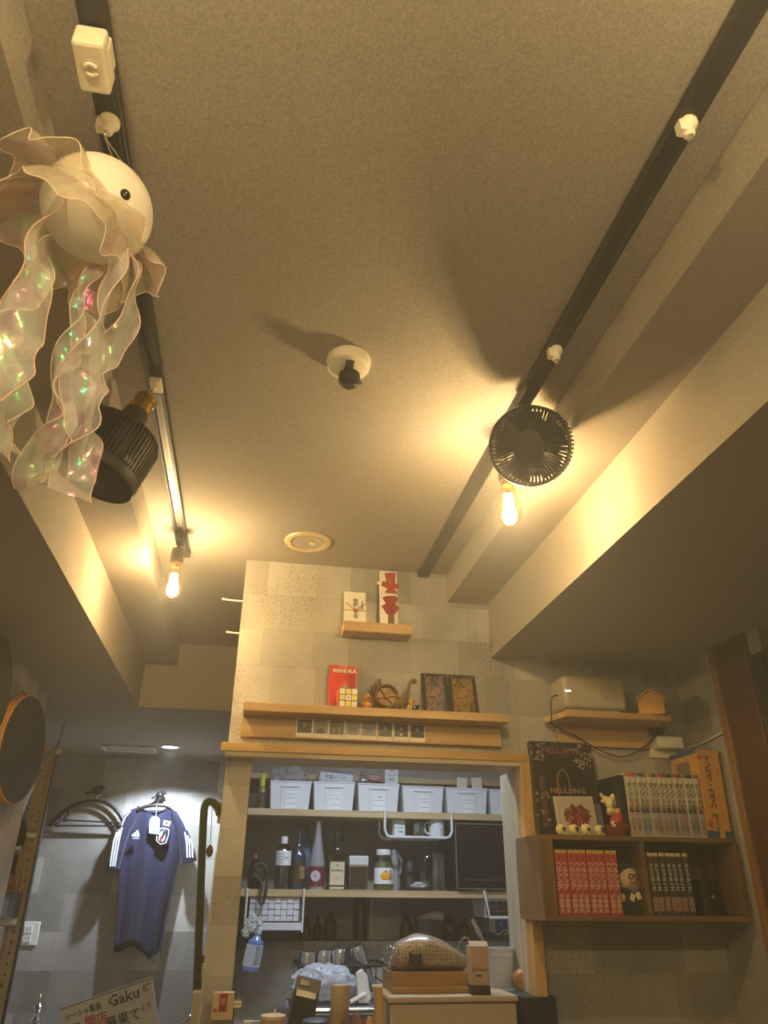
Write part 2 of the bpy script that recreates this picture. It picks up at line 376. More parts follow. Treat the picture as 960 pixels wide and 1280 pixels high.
# marked clearings: air vent and downlight of the back room ceiling
c = PZ(162, 935, ZD); L0 = Vector((c.x, 4.77, ZD))
v = thing('ceiling_vent', 'white slatted air vent in the low back room ceiling', 'vent', L0)
VW, VD = .155, .095; WP = M('vent_white', (226, 222, 214), .5)
m = MB(); m.box(-VW, VW, -VD, -VD+.014, -.012, 0); m.box(-VW, VW, VD-.014, VD, -.012, 0); m.box(-VW, -VW+.016, -VD, VD, -.012, 0); m.box(VW-.016, VW, -VD, VD, -.012, 0)
obj('frame', m, WP, v, bevel=.002)
obj('backing', MB().box(-VW+.01, VW-.01, -VD+.01, VD-.01, -.003, .001), M('vent_duct', (150, 146, 140), .6), v)
sm = MB().hexa([(-.002, -VD+.014, -.010), (.004, -VD+.014, -.010), (.004, VD-.014, -.010), (-.002, VD-.014, -.010)], [(-.006, -VD+.014, -.002), (0, -VD+.014, -.002), (0, VD-.014, -.002), (-.006, VD-.014, -.002)]).mesh('slat', WP)
for i in range(13):
    s = obj('slat', sm, WP, v); s.location = (-VW+.03+i*(2*VW-.06)/12, 0, 0)
c = PZ(213, 933, ZD)
d = thing('downlight', 'lit cool white round downlight in the low back room ceiling', 'ceiling light', c)
m = MB(); m.lathe(0, 0, [(.046, 0), (.060, -.001), (.062, -.005), (.052, -.008), (.046, -.004)], 28, cap=False); obj('trim_ring', m, M('white_plastic'), d, smooth=True)
m = MB(); m.lathe(0, 0, [(.0, -.0035), (.047, -.0035)], 28, cap=False); obj('diffuser', m, emitter('cool_led_face', (214, 232, 255), 9), d)
ld = bpy.data.lights.new('downlight_lamp', 'SPOT'); ld.energy = DOWNLIGHT_W; ld.color = COOL_COL; ld.spot_size = 2.35; ld.spot_blend = .35; ld.shadow_soft_size = .02
lo = bpy.data.objects.new('downlight_lamp', ld); COL.objects.link(lo); lo.parent = d; lo.location = (0, 0, -.02)
# kitchen ceiling light, above the head of the opening
d = thing('kitchen_light', 'long cool white ceiling light panel inside the kitchen', 'ceiling light', (.55, 3.05, 2.32))
obj('housing', MB().box(-.4, .4, -.06, .06, -.03, 0), M('white_plastic'), d, bevel=.004)
obj('diffuser', MB().box(-.39, .39, -.05, .05, -.036, -.029), emitter('cool_panel', (214, 232, 255), 2), d)
ld = bpy.data.lights.new('kitchen_lamp_offscreen', 'AREA'); ld.shape = 'RECTANGLE'; ld.size = .76; ld.size_y = .08; ld.energy = KITCHEN_W; ld.color = COOL_COL
lo = bpy.data.objects.new('kitchen_lamp_offscreen', ld); COL.objects.link(lo); lo.parent = d; lo.location = (0, 0, -.04)
# ------------------------------------------------------------------ ceiling fixtures
BLK = M('black_rail', (38, 33, 29), .45); BLKM = M('black_matt', (30, 27, 25), .6); STEEL = M('brushed_steel', (190, 186, 178), .3, 1.0)
CREAM = M('cream_plastic', (236, 226, 200), .4); WHT = M('white_plastic'); BRASS = M('aged_brass', (190, 150, 70), .25, 1.0)
CHROME = M('chrome', (225, 225, 228), .12, 1.0, var=.02)
def track(x, y0, y1, label, slot):
    t = thing('lighting_track', label, 'lighting track', (x, y0, ZC))
    L = y1-y0; m = MB()
    m.box(-.019, -.010, 0, L, -.020, 0); m.box(.010, .019, 0, L, -.020, 0); m.box(-.010, .010, 0, L, -.006, 0); m.box(-.014, .014, 0, L, -.018, -.0155) if slot is None else None
    if slot is not None: m.box(-.012, .012, 0, slot-y0, -.0205, -.0165)
    obj('rail', m, BLK, t, bevel=.001)
    obj('end_cap', MB().box(-.021, .021, L-.03, L, -.023, 0), BLK, t, bevel=.002)
    if slot is not None:
        for s in (-1, 1): obj('conductor_strip', MB().box(s*.0065-.002, s*.0065+.002, slot-y0, L-.03, -.010, -.005), STEEL, t)
        obj('conductor_bed', MB().box(-.010, .010, slot-y0, L-.03, -.0065, -.0055), M('rail_inside', (150, 140, 125), .35, .8), t)
    return t
track(-.297, -2.0, 2.47, 'black ceiling lighting track with an open metal slot at one end', 1.50)
track(.568, -2.0, 2.49, 'long black ceiling lighting track with covered slot', None)

GLASS = clear('bulb_glass', (255, 236, 190), .06, .03); FIL = emitter('glowing_filament', (255, 208, 120), 260)
def bulb_fixture(x, y, ztop, zbot, label, watts, grp=None, lamp='bulb_lamp'):
    t = thing('filament_bulb_pendant', label, 'light bulb', (x, y, ZC-.02), group=grp)
    h = ztop-zbot; z0 = zbot-(ZC-.02)
    obj('track_plug', MB().box(-.013, .013, -.03, .03, -.026, 0), BLKM, t, bevel=.003)
    obj('cord', MB().tube([(0, 0, -.02), (.002, 0, -.05), (0, 0, z0+h+.045)], .003, 6), BLKM, t, smooth=True)
    m = MB(); m.lathe(0, 0, [(.006, z0+h+.055), (.018, z0+h+.05), (.021, z0+h+.035), (.0215, z0+h+.004), (.018, z0+h-.002)], 20); obj('socket', m, M('smoked_socket', (70, 52, 34), .3, .6), t, smooth=.6)
    m = MB(); m.lathe(0, 0, [(.0125, z0+h+.004), (.0135, z0+h-.006), (.0125, z0+h-.014)], 16); obj('screw_collar', m, BRASS, t, smooth=.6)
    R = .0315; prof = []
    for u, r in ((0, .02), (.03, .35), (.09, .66), (.18, .9), (.30, 1), (.42, .97), (.58, .83), (.75, .64), (.88, .50), (.97, .43), (1, .40)): prof.append((R*r, z0+h*u))
    m = MB(); m.lathe(0, 0, prof, 24, cap=False); obj('glass', m, GLASS, t, smooth=True)
    for k in range(4):
        a = k*PI/2+.4; m = MB(); m.tube([(.008*math.cos(a), .008*math.sin(a), z0+h*.70), (.011*math.cos(a+.35), .011*math.sin(a+.35), z0+h*.18)], .0042, 6)
        f = obj('filament', m, FIL, t)
    m = MB(); m.cyl((0, 0, z0+h*.68), (0, 0, z0+h*.92), .004, .006, 8); obj('stem', m, clear('stem_glass', (255, 240, 200), .1), t)
    ld = bpy.data.lights.new(lamp, 'POINT'); ld.energy = watts; ld.color = BULB_COL; ld.shadow_soft_size = .022
    lo = bpy.data.objects.new(lamp, ld); COL.objects.link(lo); lo.parent = t; lo.location = (0, 0, z0+h*.42)
    return t
pt, pb = PY(216, 704, 2.29), PY(216, 750, 2.29)
bulb_fixture(-.297, 2.29, pt.z, pb.z, 'clear pear shaped filament bulb at the end of the slotted track', BULB_W)
pt, pb = PY(638, 602, 1.53), PY(638, 660, 1.53)
bulb_fixture(.568, 1.53, pt.z, pb.z, 'clear pear shaped filament bulb behind the front-facing black fan', BULB_W)
bulb_fixture(-.297, -.02, 2.36, 2.245, 'clear filament bulb on the slotted track past the round hook', REAR_W, lamp='track_bulb_left_offscreen')
bulb_fixture(.568, -.02, 2.36, 2.245, 'clear filament bulb on the covered track before the first hook', REAR_W, lamp='track_bulb_right_offscreen')

def fan(name, label, A, B, R, brass):
    """A = tip of the neck, B = middle of the grille face"""
    A, B = Vector(A), Vector(B); L = (B-A).length
    t = thing(name, label, 'fan', A); t.rotation_mode = 'QUATERNION'; t.rotation_quaternion = (A-B).to_track_quat('Z', 'Y')
    zf = -L; D = min(.135, L*.52); zs = zf+D
    fm = M('fan_black', (40, 36, 33), .5)
    m = MB(); m.lathe(0, 0, [(R*.97, zf-.001), (R, zf+.006), (R, zf+.022), (R*.985, zf+.024), (R*.955, zf+.022), (R*.94, zf+.004), (R*.97, zf-.001)], 48, cap=False); obj('front_rim', m, fm, t, smooth=.6)
    m = MB(); m.lathe(0, 0, [(R*.60, zs-.004), (R*.60, zs+.004), (R*.5, zs+.012), (.032, zs+.018), (.028, zs+.05), (.024, zs+.06)], 40, cap=False)
    m.lathe(0, 0, [(.0, zs+.06), (.024, zs+.06)], 24, cap=False); obj('rear_housing', m, fm, t, smooth=.6)
    m = MB(); n = 60
    for k in range(n):
        a = 2*PI*k/n; c, s = math.cos(a), math.sin(a); mk = m.mark()
        m.box(R*.955, R*.99, -.0026, .0026, zf+.02, zs-.026); m.xf(mk, Matrix.Rotation(a, 4, 'Z'))
    for k in range(n):
        mk = m.mark(); m.hexa([(R*.58, -.002, zs-.004), (R*.90, -.002, zs-.012), (R*.90, .002, zs-.012), (R*.58, .002, zs-.004)], [(R*.58, -.002, zs+.002), (R*.90, -.002, zs-.006), (R*.90, .002, zs-.006), (R*.58, .002, zs+.002)]); m.hexa([(R*.90, -.002, zs-.012), (R*.955, -.002, zs-.03), (R*.955, .002, zs-.03), (R*.90, .002, zs-.012)], [(R*.90, -.002, zs-.006), (R*.99, -.002, zs-.026), (R*.99, .002, zs-.026), (R*.90, .002, zs-.006)]); m.xf(mk, Matrix.Rotation(2*PI*k/n, 4, 'Z'))
    obj('side_slats', m, fm, t)
    m = MB(); n = 60
    for k in range(n):
        mk = m.mark(); a = 2*PI*k/n
        m.hexa([(R*.38, -.0014, zf+.001), (R*.96, -.0014, zf+.002), (R*.96, .0014, zf+.002), (R*.38, .0014, zf+.001)], [(R*.38, -.0010, zf+.010), (R*.96, -.0010, zf+.010), (R*.96, .0010, zf+.010), (R*.38, .0010, zf+.010)])
        m.xf(mk, Matrix.Rotation(a, 4, 'Z'))
    m.lathe(0, 0, [(R*.80, zf+.002), (R*.81, zf+.002), (R*.81, zf+.005), (R*.80, zf+.005), (R*.80, zf+.002)], 40, cap=False)
    obj('grille', m, fm, t)
    m = MB(); m.lathe(0, 0, [(0, zf-.003), (R*.30, zf-.002), (R*.40, zf+.002), (R*.40, zf+.012), (0, zf+.014)], 32); obj('hub', m, fm, t, smooth=.6)
    for k in range(5):
        m = MB(); mk = m.mark(); rows = []
        for i in range(6):
            u = i/5; r = R*(.25+.62*u); rows.append([(r*math.cos(q), r*math.sin(q), zf+.05+.045*(q-.35*u)/.9-.02) for q in (-.12*u, .3+.1*u, .75+.1*u)])
        m.grid(rows); b = [tuple(v+Vector((0, 0, .002))) for v in m.v]; m.grid([b[i*3:i*3+3] for i in range(6)]); m.xf(mk, Matrix.Rotation(2*PI*k/5, 4, 'Z'))
        obj('blade', m, fm, t, smooth=True)
    m = MB(); m.lathe(0, 0, [(.02, zf+.01), (.03, zf+.03), (.03, zs+.01)], 20); obj('motor', m, fm, t, smooth=.6)
    zt = zs+.055
    if brass:
        m = MB(); m.lathe(0, 0, [(.022, zt), (.026, zt+.004), (.026, zt+.016), (.023, zt+.018), (.023, zt+.032), (.025, zt+.034), (.025, zt+.046), (.016, zt+.056), (.006, zt+.06)], 24); obj('brass_socket', m, BRASS, t, smooth=.6)
        obj('cord', MB().tube([(0, 0, zt+.055), (0, 0, -.005), (.004, 0, .01)], .0035, 6), M('twisted_cord', (170, 130, 60), .5), t)
    else:
        m = MB(); m.cyl((0, 0, zt-.01), (0, 0, -.0), .012, .010, 12); obj('neck', m, fm, t, smooth=.6)
    return t
fan('pendant_fan', 'black drum fan hanging from a brass socket on the slotted track', PY(190, 489, 1.455), PY(116, 596, 1.4355), .0918, True)
b = Vector((-.292, 1.455, 0)); m = MB((b.x, 1.455, ZC-.02)); m.box(b.x-.013, b.x+.013, 1.43, 1.48, ZC-.030, ZC-.018); m.cyl((b.x, 1.455, ZC-.03), PY(191, 488, 1.455), .005, .004, 8)
tag(obj('track_plug', m, CREAM, bevel=.002), 'small cream track plug holding the brass socketed fan', 'track plug')
fc = PY(660, 558, 1.33); rear = fc+Vector((.50, .66, .50)).normalized()*.17
fan('track_fan', 'black round fan with radial grille fixed to the covered track', rear, fc, .0925, False)
a0 = PZ(655, 494, ZC-.02); m = MB(a0)
m.box(a0.x-.014, a0.x+.014, a0.y-.05, a0.y+.03, ZC-.045, ZC-.018); m.tube([a0+Vector((0, 0, -.02)), a0+Vector((.01, .03, -.06)), rear], [.012, .011, .010], 10)
tag(obj('fan_bracket', m, BLKM, bevel=.001), 'black arm bracket joining the round fan to the covered track', 'bracket')
o = bpy.data.objects['fan_bracket']

# hooks and adaptor clipped into the tracks
def hook(px, py, x, label):
    p = PZ(px, py, ZC-.03); t = thing('track_hook', label, 'hook', (x, p.y, ZC-.018))
    m = MB(); m.lathe(0, 0, [(.016, 0), (.0165, -.006), (.014, -.010), (.010, -.014), (.009, -.026), (.006, -.030)], 12); m.box(-.0165, -.006, -.007, .007, -.024, -.002); obj('body', m, CREAM, t, smooth=.5)
    obj('ring', MB().tube([(0, .006*math.cos(a), -.034+.0075*math.sin(a)) for a in [2*PI*k/14 for k in range(14)]], .0014, 6, closed=True), STEEL, t, smooth=True)
    return t
hook(143, 158, -.297, 'cream track hook carrying the white jellyfish lantern')
hook(853, 160, .568, 'empty cream track hook far from the round fan')
hook(691, 442, .568, 'empty cream track hook beside the round fan')
p = PZ(130, 80, ZC-.05)
t = thing('track_outlet', 'cream single outlet adaptor clipped onto the slotted track', 'outlet adaptor', (-.297, p.y, ZC-.018))
t.rotation_euler = (0, 0, .0)
obj('body', MB().box(-.021, .021, -.036, .036, -.048, -.008), CREAM, t, bevel=.005, seg=2)
obj('clip', MB().box(.012, .022, -.02, .02, -.03, 0), CREAM, t, bevel=.002)
obj('socket_face', MB().lathe(0, 0, [(.0, -.0485), (.013, -.0485), (.0145, -.0475)], 24, cap=False), M('cream_face', (220, 208, 180), .5), t)
for s in (-1, 1): obj('slot', MB().tube([(.008*math.cos(a), .008*math.sin(a)*s, -.0487) for a in [.5+k*(PI-1)/8 for k in range(9)]], .0030, 8), CREAM, t)

# smoke detector with a plug hanging from it, and a recessed downlight that is off
c = PZ(436, 449, ZC)
t = thing('ceiling_rose', 'round cream ceiling rose with a black plug in the middle of the ceiling', 'ceiling rose', c)
m = MB(); m.lathe(0, 0, [(.048, 0), (.050, -.008), (.047, -.024), (.040, -.028), (0, -.029)], 40, cap=False); obj('base', m, CREAM, t, smooth=.6)
obj('strap', MB().box(-.0095, .0095, -.034, .02, -.036, -.028), BLKM, t, bevel=.002)
m = MB(); m.lathe(.004, .012, [(.016, -.028), (.024, -.034), (.025, -.050), (.020, -.060), (.012, -.066), (0, -.066)], 14); obj('plug', m, BLKM, t, smooth=.5)
obj('cable_end', MB().tube([(.02, .02, -.04), (.03, .01, -.055), (.02, -.005, -.064), (.0, .0, -.07)], .004, 6), BLKM, t, smooth=True)
c = PZ(385, 677, ZC)
t = thing('recessed_downlight', 'round recessed ceiling downlight, off, with a brass coloured ring', 'ceiling light', c)
m = MB(); m.lathe(0, 0, [(.052, -.001), (.060, -.007), (.076, -.006), (.080, 0)], 40, cap=False); obj('trim_ring', m, M('warm_ring', (226, 202, 150), .4, .1), t, smooth=True)
m = MB(); m.lathe(0, 0, [(.0, -.0015), (.02, -.0018), (.04, -.003), (.053, -.005)], 40, cap=False); obj('reflector', m, M('mirror_cup', (226, 222, 214), .16, .95), t, smooth=True)
m = MB(); m.lathe(.014, 0, [(0, -.012), (.009, -.010), (.011, -.006), (.007, -.003)], 16); obj('lamp', m, clear('frosted_lamp', (255, 245, 220), .5, .2, veil=.5, veilcol=(250, 235, 200)), t, smooth=True)

# ------------------------------------------------------------------ jellyfish lantern
J = PX(122, 262, -.300); RJ = .080
jt = thing('jellyfish_lantern', 'white round jellyfish lantern with ruffles and iridescent ribbons hung from the track', 'hanging lantern', J)
ax = (CR*.40 - CD*.72 + CF*.50).normalized()          # crown direction
Q = ax.to_track_quat('Z', 'Y').to_matrix().to_4x4()
m = MB(); m.ball((0, 0, 0), RJ, RJ, RJ*.97, 36, 24); obj('bell', m, M('paper_white', (246, 240, 226), .6, var=.03), jt, smooth=True)
def on_bell(px, py, lift=0):
    d = ray(px, py).normalized(); oc = CAM-J; b = oc.dot(d); disc = b*b-(oc.dot(oc)-RJ*RJ)
    return oc+d*(-b-math.sqrt(max(disc, 0)))
for px, py in ((157, 243),):
    p = on_bell(px, py); n = p.normalized(); m = MB(); m.lathe(0, 0, [(.0, .0022), (.004, .002), (.0072, .0008), (.0078, -.001)], 18, cap=False); m.xf(0, Matrix.Translation(p) @ n.to_track_quat('Z', 'Y').to_matrix().to_4x4())
    e = obj('eye', m, M('eye_black', (16, 14, 14), .15), jt, smooth=True)
    m = MB(); m.ball(p+n*.0026+Vector((-.0012, 0, .002)), .0016, .0016, .0016, 8, 6); obj('eye_glint', m, WHT, e)
p2 = Q @ Vector((.05, .062, .01))
RUF = clear('ruffle_film', (250, 244, 230), .42, .2, film=420, veil=.42, veilcol=(250, 240, 220))
RIB = clear('ribbon_film', (246, 240, 236), .46, .2, film=520, veil=.46, veilcol=(250, 246, 246))
def frill(z0, r0, r1, drop, waves, amp, seed, name='ruffle'):
    rnd = random.Random(seed); n = 150; rows = []; ph = [rnd.uniform(0, 6.28) for _ in range(4)]
    for j in range(7):
        u = j/6; row = []
        for i in range(n):
            a = 2*PI*i/n; wv = math.sin(waves*a+ph[0]+1.1*math.sin(3*a+ph[1]))*amp*u+.35*amp*u*math.sin(2.3*waves*a+ph[2])
            r = r0+(r1-r0)*u*(1+.22*math.sin(3*a+ph[3])+.12*math.sin(7*a+ph[1])); z = z0-drop*u*u+wv
            row.append((r*math.cos(a), r*math.sin(a), z))
        rows.append(row)
    m = MB(); m.grid(rows, cu=True); m.xf(0, Q); o = obj(name, m, RUF, jt, smooth=True)
    h = MB(); h.tube([Q @ Vector(p) for p in rows[-1]], .0007, 5, closed=True); obj('hem', h, M('hem_thread', (240, 226, 198), .6), o, smooth=True)
frill(-.020, .077, .130, .030, 9, .013, 5)
frill(-.036, .071, .112, .060, 7, .012, 8)
def ribbon(pts, wid, tw0, tws, col, seed, Ys, wav=.008):
    """pts: pixel centre line; Ys: depth along it"""
    rnd = random.Random(seed); base = [PY(x, y, Ys[0]+(Ys[1]-Ys[0])*i/(len(pts)-1))-J for i, (x, y) in enumerate(pts)]
    cl = smoothline(base, 14); n = len(cl); rows = []; ph = rnd.uniform(0, 6)
    for i, c in enumerate(cl):
        u = i/(n-1); t = (cl[min(i+1, n-1)]-cl[max(i-1, 0)]).normalized()
        an = tw0+tws*u*2*PI+.35*math.sin(7*u+ph); view = (c+J-CAM).normalized()
        s1 = t.cross(view).normalized(); s2 = t.cross(s1).normalized()
        wd = s1*math.cos(an)+s2*math.sin(an); nn = t.cross(wd)
        W = wid*(.55+.45*min(1, u*5))*(1+.13*math.sin(5*u*PI+ph)); row = []
        for k in range(9):
            q = k/4-1; row.append(c+wd*(q*W)+nn*(wav*q*abs(q)*math.sin(7*u*PI+ph+.6*q)+.004*math.sin(11*u+1.2*q)))
        rows.append(row)
    m = MB(); m.grid(rows); o = obj('ribbon', m, RIB, jt, smooth=True)
    for e in (0, -1):
        h = MB(); h.tube([r[e] for r in rows], .0009, 5); obj('hem', h, col, o, smooth=True)
HA = M('hem_peach', (232, 190, 150), .5); HB = M('hem_rose', (226, 196, 190), .5); HC = M('hem_ivory', (236, 226, 200), .5)
ribbon([(77, 232), (66, 262), (50, 300), (44, 345), (34, 390), (18, 430), (10, 470), (8, 520), (-2, 560)], .032, .5, .75, HA, 1, (.80, .80))
ribbon([(60, 300), (52, 340), (28, 372), (2, 402), (-12, 440), (16, 480), (18, 520), (4, 560)], .020, 1.2, 1.2, HC, 2, (.84, .86))
ribbon([(148, 318), (142, 345), (134, 390), (122, 425), (108, 470), (104, 510), (106, 545), (96, 585), (88, 618)], .031, .2, .9, HB, 3, (.83, .85))
ribbon([(166, 318), (172, 350), (166, 392), (140, 432), (122, 470), (112, 520), (108, 560), (100, 600)], .018, .8, .9, HB, 4, (.86, .89))
ribbon([(122, 330), (110, 360), (102, 400), (86, 440), (72, 480), (82, 520), (64, 548), (42, 575), (36, 608)], .020, .4, 1.1, HC, 5, (.89, .92))
ribbon([(112, 345), (100, 385), (106, 420), (86, 460), (80, 510), (70, 555), (52, 590), (52, 606)], .017, 1.0, 1.3, HC, 6, (.92, .94))
hk = Vector((-.297, PZ(143, 158, ZC-.03).y, ZC-.058))-J; top = ax*RJ
m = MB(); m.tube([hk, hk*.5+top*.5+Vector((-.006, 0, 0)), top*.98], .0007, 5); m.tube([hk, hk*.5+top*.5+Vector((.006, 0, 0)), top*.98], .0007, 5); obj('hanging_thread', m, M('clear_thread', (190, 175, 140), .3), jt)
# ------------------------------------------------------------------ things on the front of the kitchen wall
OAK = wood('light_oak', (204, 168, 110), (174, 134, 80), 0, 10, .45); INK = M('ink_black', (28, 24, 22), .6, var=.02); INKR = M('ink_red', (176, 40, 40), .6, var=.02)
PAPER = M('paper_cream', (238, 228, 204), .7, var=.03); PAPW = M('paper_white', (246, 240, 226)); INKW = M('ink_white', (238, 232, 220), .6, var=.02)
def flat(poly, Y, d, off, m=None):
    """prism from a pixel outline on the plane Y, d thick towards the wall"""
    m = m or MB(off); m.prism([PY(x, y, Y) for x, y in poly], (0, d, 0)); return m
# long shelf with back board
L0 = Vector((-.04, 2.40, 1.95)); t = thing('wall_shelf', 'long light oak wall shelf with a back board, above the opening', 'shelf', L0)
obj('shelf_plank', MB(L0).box(-.041, .834, 2.40, YW, 1.954, 1.981), OAK, t, bevel=.0015)
obj('back_board', MB(L0).box(-.043, .828, 2.478, YW, 1.888, 1.954), OAK, t, bevel=.0015)
# small floating shelf
L0 = Vector((.27, 2.43, 2.243)); t = obj('floating_shelf', MB(L0).box(.27, .513, 2.425, YW, 2.243, 2.28), OAK, bevel=.003)
tag(t, 'short light oak floating shelf with two paper gift envelopes', 'shelf')
# eight instant photos on the back board
DK = M('photo_dark', (46, 40, 38), .3, var=.25, scale=60); SKN = M('photo_skin', (176, 140, 112), .4, var=.1); GRY = M('photo_grey', (128, 120, 110), .3, var=.3, scale=50)
shots = ['one dark dressed head and shoulders', 'a head in front of a pale wall', 'two pale upright shapes on black', 'a dark bar on grey', 'a dark bar and a bright glint', 'a seated dark figure with pale hands', 'a dark figure with a white badge', 'two figures, one in black']
for i in range(8):
    x0 = 371+i*20.15; p = PY(x0, 898+i*.85, 2.476); q = PY(x0+19.6, 922+i*.8, 2.476); z1 = PY(x0, 898+i*.95, 2.476).z; z0 = q.z-.001*(i % 3)
    o = Vector((p.x, 2.476, z0)); t = thing('instant_photo', 'white bordered instant photo showing '+shots[i], 'photo', o, group='instant photos on the shelf back board')
    w_ = q.x-p.x-.0012; h = z1-z0
    obj('card', MB().box(0, w_, -.0004, .0025, 0, h), PAPW, t)
    obj('picture', MB().box(.003, w_-.003, -.0008, 0, h*.24, h-.003), GRY if i in (1, 3, 4) else DK, t)
    cx, cz = w_/2, h*.24
    if i in (0, 1, 5, 6, 7):
        m = MB(); m.prism([(cx+.013*math.cos(a), -.0011, cz+.002+max(0, .017*math.sin(a))) for a in [PI*k/10 for k in range(11)]], (0, .0003, 0)); obj('figure', m, M('photo_black', (24, 22, 22), .3), t)
        m = MB(); m.prism([(cx+.0055*math.cos(a), -.0012, cz+.025+.007*math.sin(a)) for a in [2*PI*k/14 for k in range(14)]], (0, .0003, 0)); obj('face', m, SKN, t)
    elif i == 2:
        for s in (-1, 1): obj('figure', MB().box(cx+s*.009-.003, cx+s*.009+.003, -.0011, -.0008, cz+.002, cz+.024), SKN, t)
    else: obj('figure', MB().box(cx-.013, cx+.013, -.0011, -.0008, cz+.012, cz+.022), M('photo_black', (24, 22, 22), .3), t)
    if i == 6: obj('badge', MB().box(cx-.004, cx+.004, -.0014, -.0011, cz+.004, cz+.010), PAPW, t)
# gift envelopes
def slab(name, label, cat, x0, x1, ybot, ytop, yb, lean, th, mat):
    """leaning board: foot at depth yb, top leaning back by lean; pixels for its sides, bottom and top"""
    a = PY(x0, ybot, yb); b = PY(x1, ybot, yb); T = PY((x0+x1)/2, ytop, yb+lean)
    W = b.x-a.x; H = math.hypot(T.z-a.z, lean); t = thing(name, label, cat, (a.x, yb, a.z)); t.rotation_euler = (-math.atan2(lean, T.z-a.z), 0, 0)
    obj('board', MB().box(0, W, 0, th, 0, H), mat, t, bevel=min(.001, th/4)); return t, W, H
t, W, H = slab('gift_envelope', 'short white gift envelope with handwritten name and red and gold cords', 'envelope', 430, 458, 776, 740, 2.452, .03, .006, PAPW)
vtext('御祝', .019, INK, t, (W*.52, -.0008, H*.62), ls=.9); vtext('令和開店', .009, INK, t, (W*.82, -.0008, H*.55), ls=1.0); vtext('学喫', .017, INK, t, (W*.52, -.0008, H*.22), ls=.9)
GOLD = M('gold_cord', (206, 160, 66), .35, .5); REDC = M('red_cord', (178, 52, 40), .5)
for k, (mt, s) in enumerate(((GOLD, -1), (REDC, 1))):
    obj('cord', MB().tube([(0 if s < 0 else W, -.0012, H*.36), (W*.45, -.003, H*.36)], .0016, 6), mt, t)
    obj('cord', MB().tube([(W*.48, -.003, H*.36), (W*(.08 if s < 0 else .98), -.002, H*.60)], .0014, 6), mt, t)
obj('knot', MB().ball((W*.47, -.003, H*.37), .005, .003, .006, 10, 8), REDC, t, smooth=True)
t, W, H = slab('gift_envelope', 'tall white gift envelope with folded red paper ornaments', 'envelope', 475, 498, 779, 714, 2.452, .03, .006, PAPW)
RED = M('folded_red_paper', (176, 54, 40), .6, var=.15, scale=80)
def pp(name, pts, mt, d=.002): return obj(name, MB().prism([(W*u, -d, H*v) for u, v in pts], (0, d, 0)), mt, t)
pp('red_fold', [(.30, .95), (.92, .97), (.86, .76), (1.10, .74), (1.08, .66), (.80, .68), (1.0, .56), (.30, .57), (.45, .66), (.12, .70), (.14, .78), (.40, .78)], RED, .004)
pp('gold_line', [(.58, .90), (.64, .90), (.64, .74), (.58, .74)], GOLD, .005)
pp('red_fold', [(.16, .46), (.32, .50), (.86, .52), (1.02, .46), (.84, .36), (1.08, .30), (.80, .17), (.62, .13), (.38, .17), (.10, .31), (.34, .37)], M('folded_dark_red_paper', (150, 36, 34), .6, var=.15), .004)
pp('dark_tie', [(.44, .0), (.78, .0), (.78, .14), (.44, .14)], M('tie_olive', (108, 92, 58), .7), .003); pp('side_tab', [(-.14, .72), (.12, .72), (.12, .78), (-.14, .77)], PAPW, .003)
# ---- on the long shelf (top at z 1.975)
ZS = 1.981
a, b = PY(410, 880, 2.475), PY(445, 882, 2.475); T = PY(428, 832, 2.475); W = b.x-a.x; H = T.z-ZS
t = thing('candy_packet', 'red shiny packet with white lettering leaning behind the puzzle cube', 'packet', (a.x, 2.475, ZS))
rows = []
for j in range(9):
    v = j/8; rows.append([(W*(u/8)+(.002*math.sin(9*v) if u in (0, 8) else 0), -.016*math.sin(PI*u/8)*math.sin(PI*min(1, v*1.02)) - .001, H*v) for u in range(9)])
m = MB(); m.grid(rows); m.grid([[(p[0], .012-(p[1]+.001)*.5, p[2]) for p in r] for r in rows]);
obj('packet_film', m, M('red_foil', (206, 58, 44), .25, var=.12, coat=.5), t, smooth=True)
obj('side_gusset', MB().box(.0, .003, -.002, .012, 0, H).box(W-.003, W, -.002, .012, 0, H).box(0, W, -.002, .012, H-.004, H), M('red_foil'), t)
text('MANUKA', .0195, INKW, t, (W*.54, -.0105, H*.86), xs=.95, bold=.0005); text('HONEY', .008, INKW, t, (W*.5, -.0115, H*.945))
obj('fruit_print', MB().prism([(W*.36+.017*math.cos(q), -.0175, H*.14+.014*math.sin(q)) for q in [2*PI*k/16 for k in range(16)]], (0, .001, 0)), M('dark_red_print', (160, 24, 30), .3), t)
# puzzle cube
a, b = PY(424, 877, 2.404), PY(447, 878, 2.404); W = b.x-a.x
t = thing('puzzle_cube', 'small puzzle cube with yellow and white face tiles', 'puzzle cube', (a.x, 2.404, ZS)); t.rotation_euler = (0, 0, .05)
obj('core', MB().box(0, W, 0, W, 0, W), M('cube_core', (40, 36, 34), .5), t, bevel=.001)
YL, WL = M('tile_yellow', (232, 206, 52), .35, var=.04), M('tile_white', (238, 230, 216), .35, var=.04)
for j in range(3):
    for i in range(3):
        mt = YL if (i == 1) != (j == 1) else WL; s = W/3
        obj('tile', MB().box(i*s+.0012, (i+1)*s-.0012, -.0012, .001, j*s+.0012, (j+1)*s-.0012), mt, t, bevel=.0006)
        obj('tile', MB().box(i*s+.0012, (i+1)*s-.0012, j*s+.0012, (j+1)*s-.0012, W-.001, W+.0012), M('tile_green', (72, 150, 84), .35), t, bevel=.0006)
        obj('tile', MB().box(-.0012, .001, i*s+.0012, (i+1)*s-.0012, j*s+.0012, (j+1)*s-.0012), M('tile_orange', (222, 116, 40), .35), t, bevel=.0006)
obj('center_mark', MB().lathe(0, 0, [(0, .0016), (.003, .0016)], 8, cap=False).xf(0, Matrix.Translation((W/2, 0, W/2)) @ Matrix.Rotation(PI/2, 4, 'X')), INK, t)
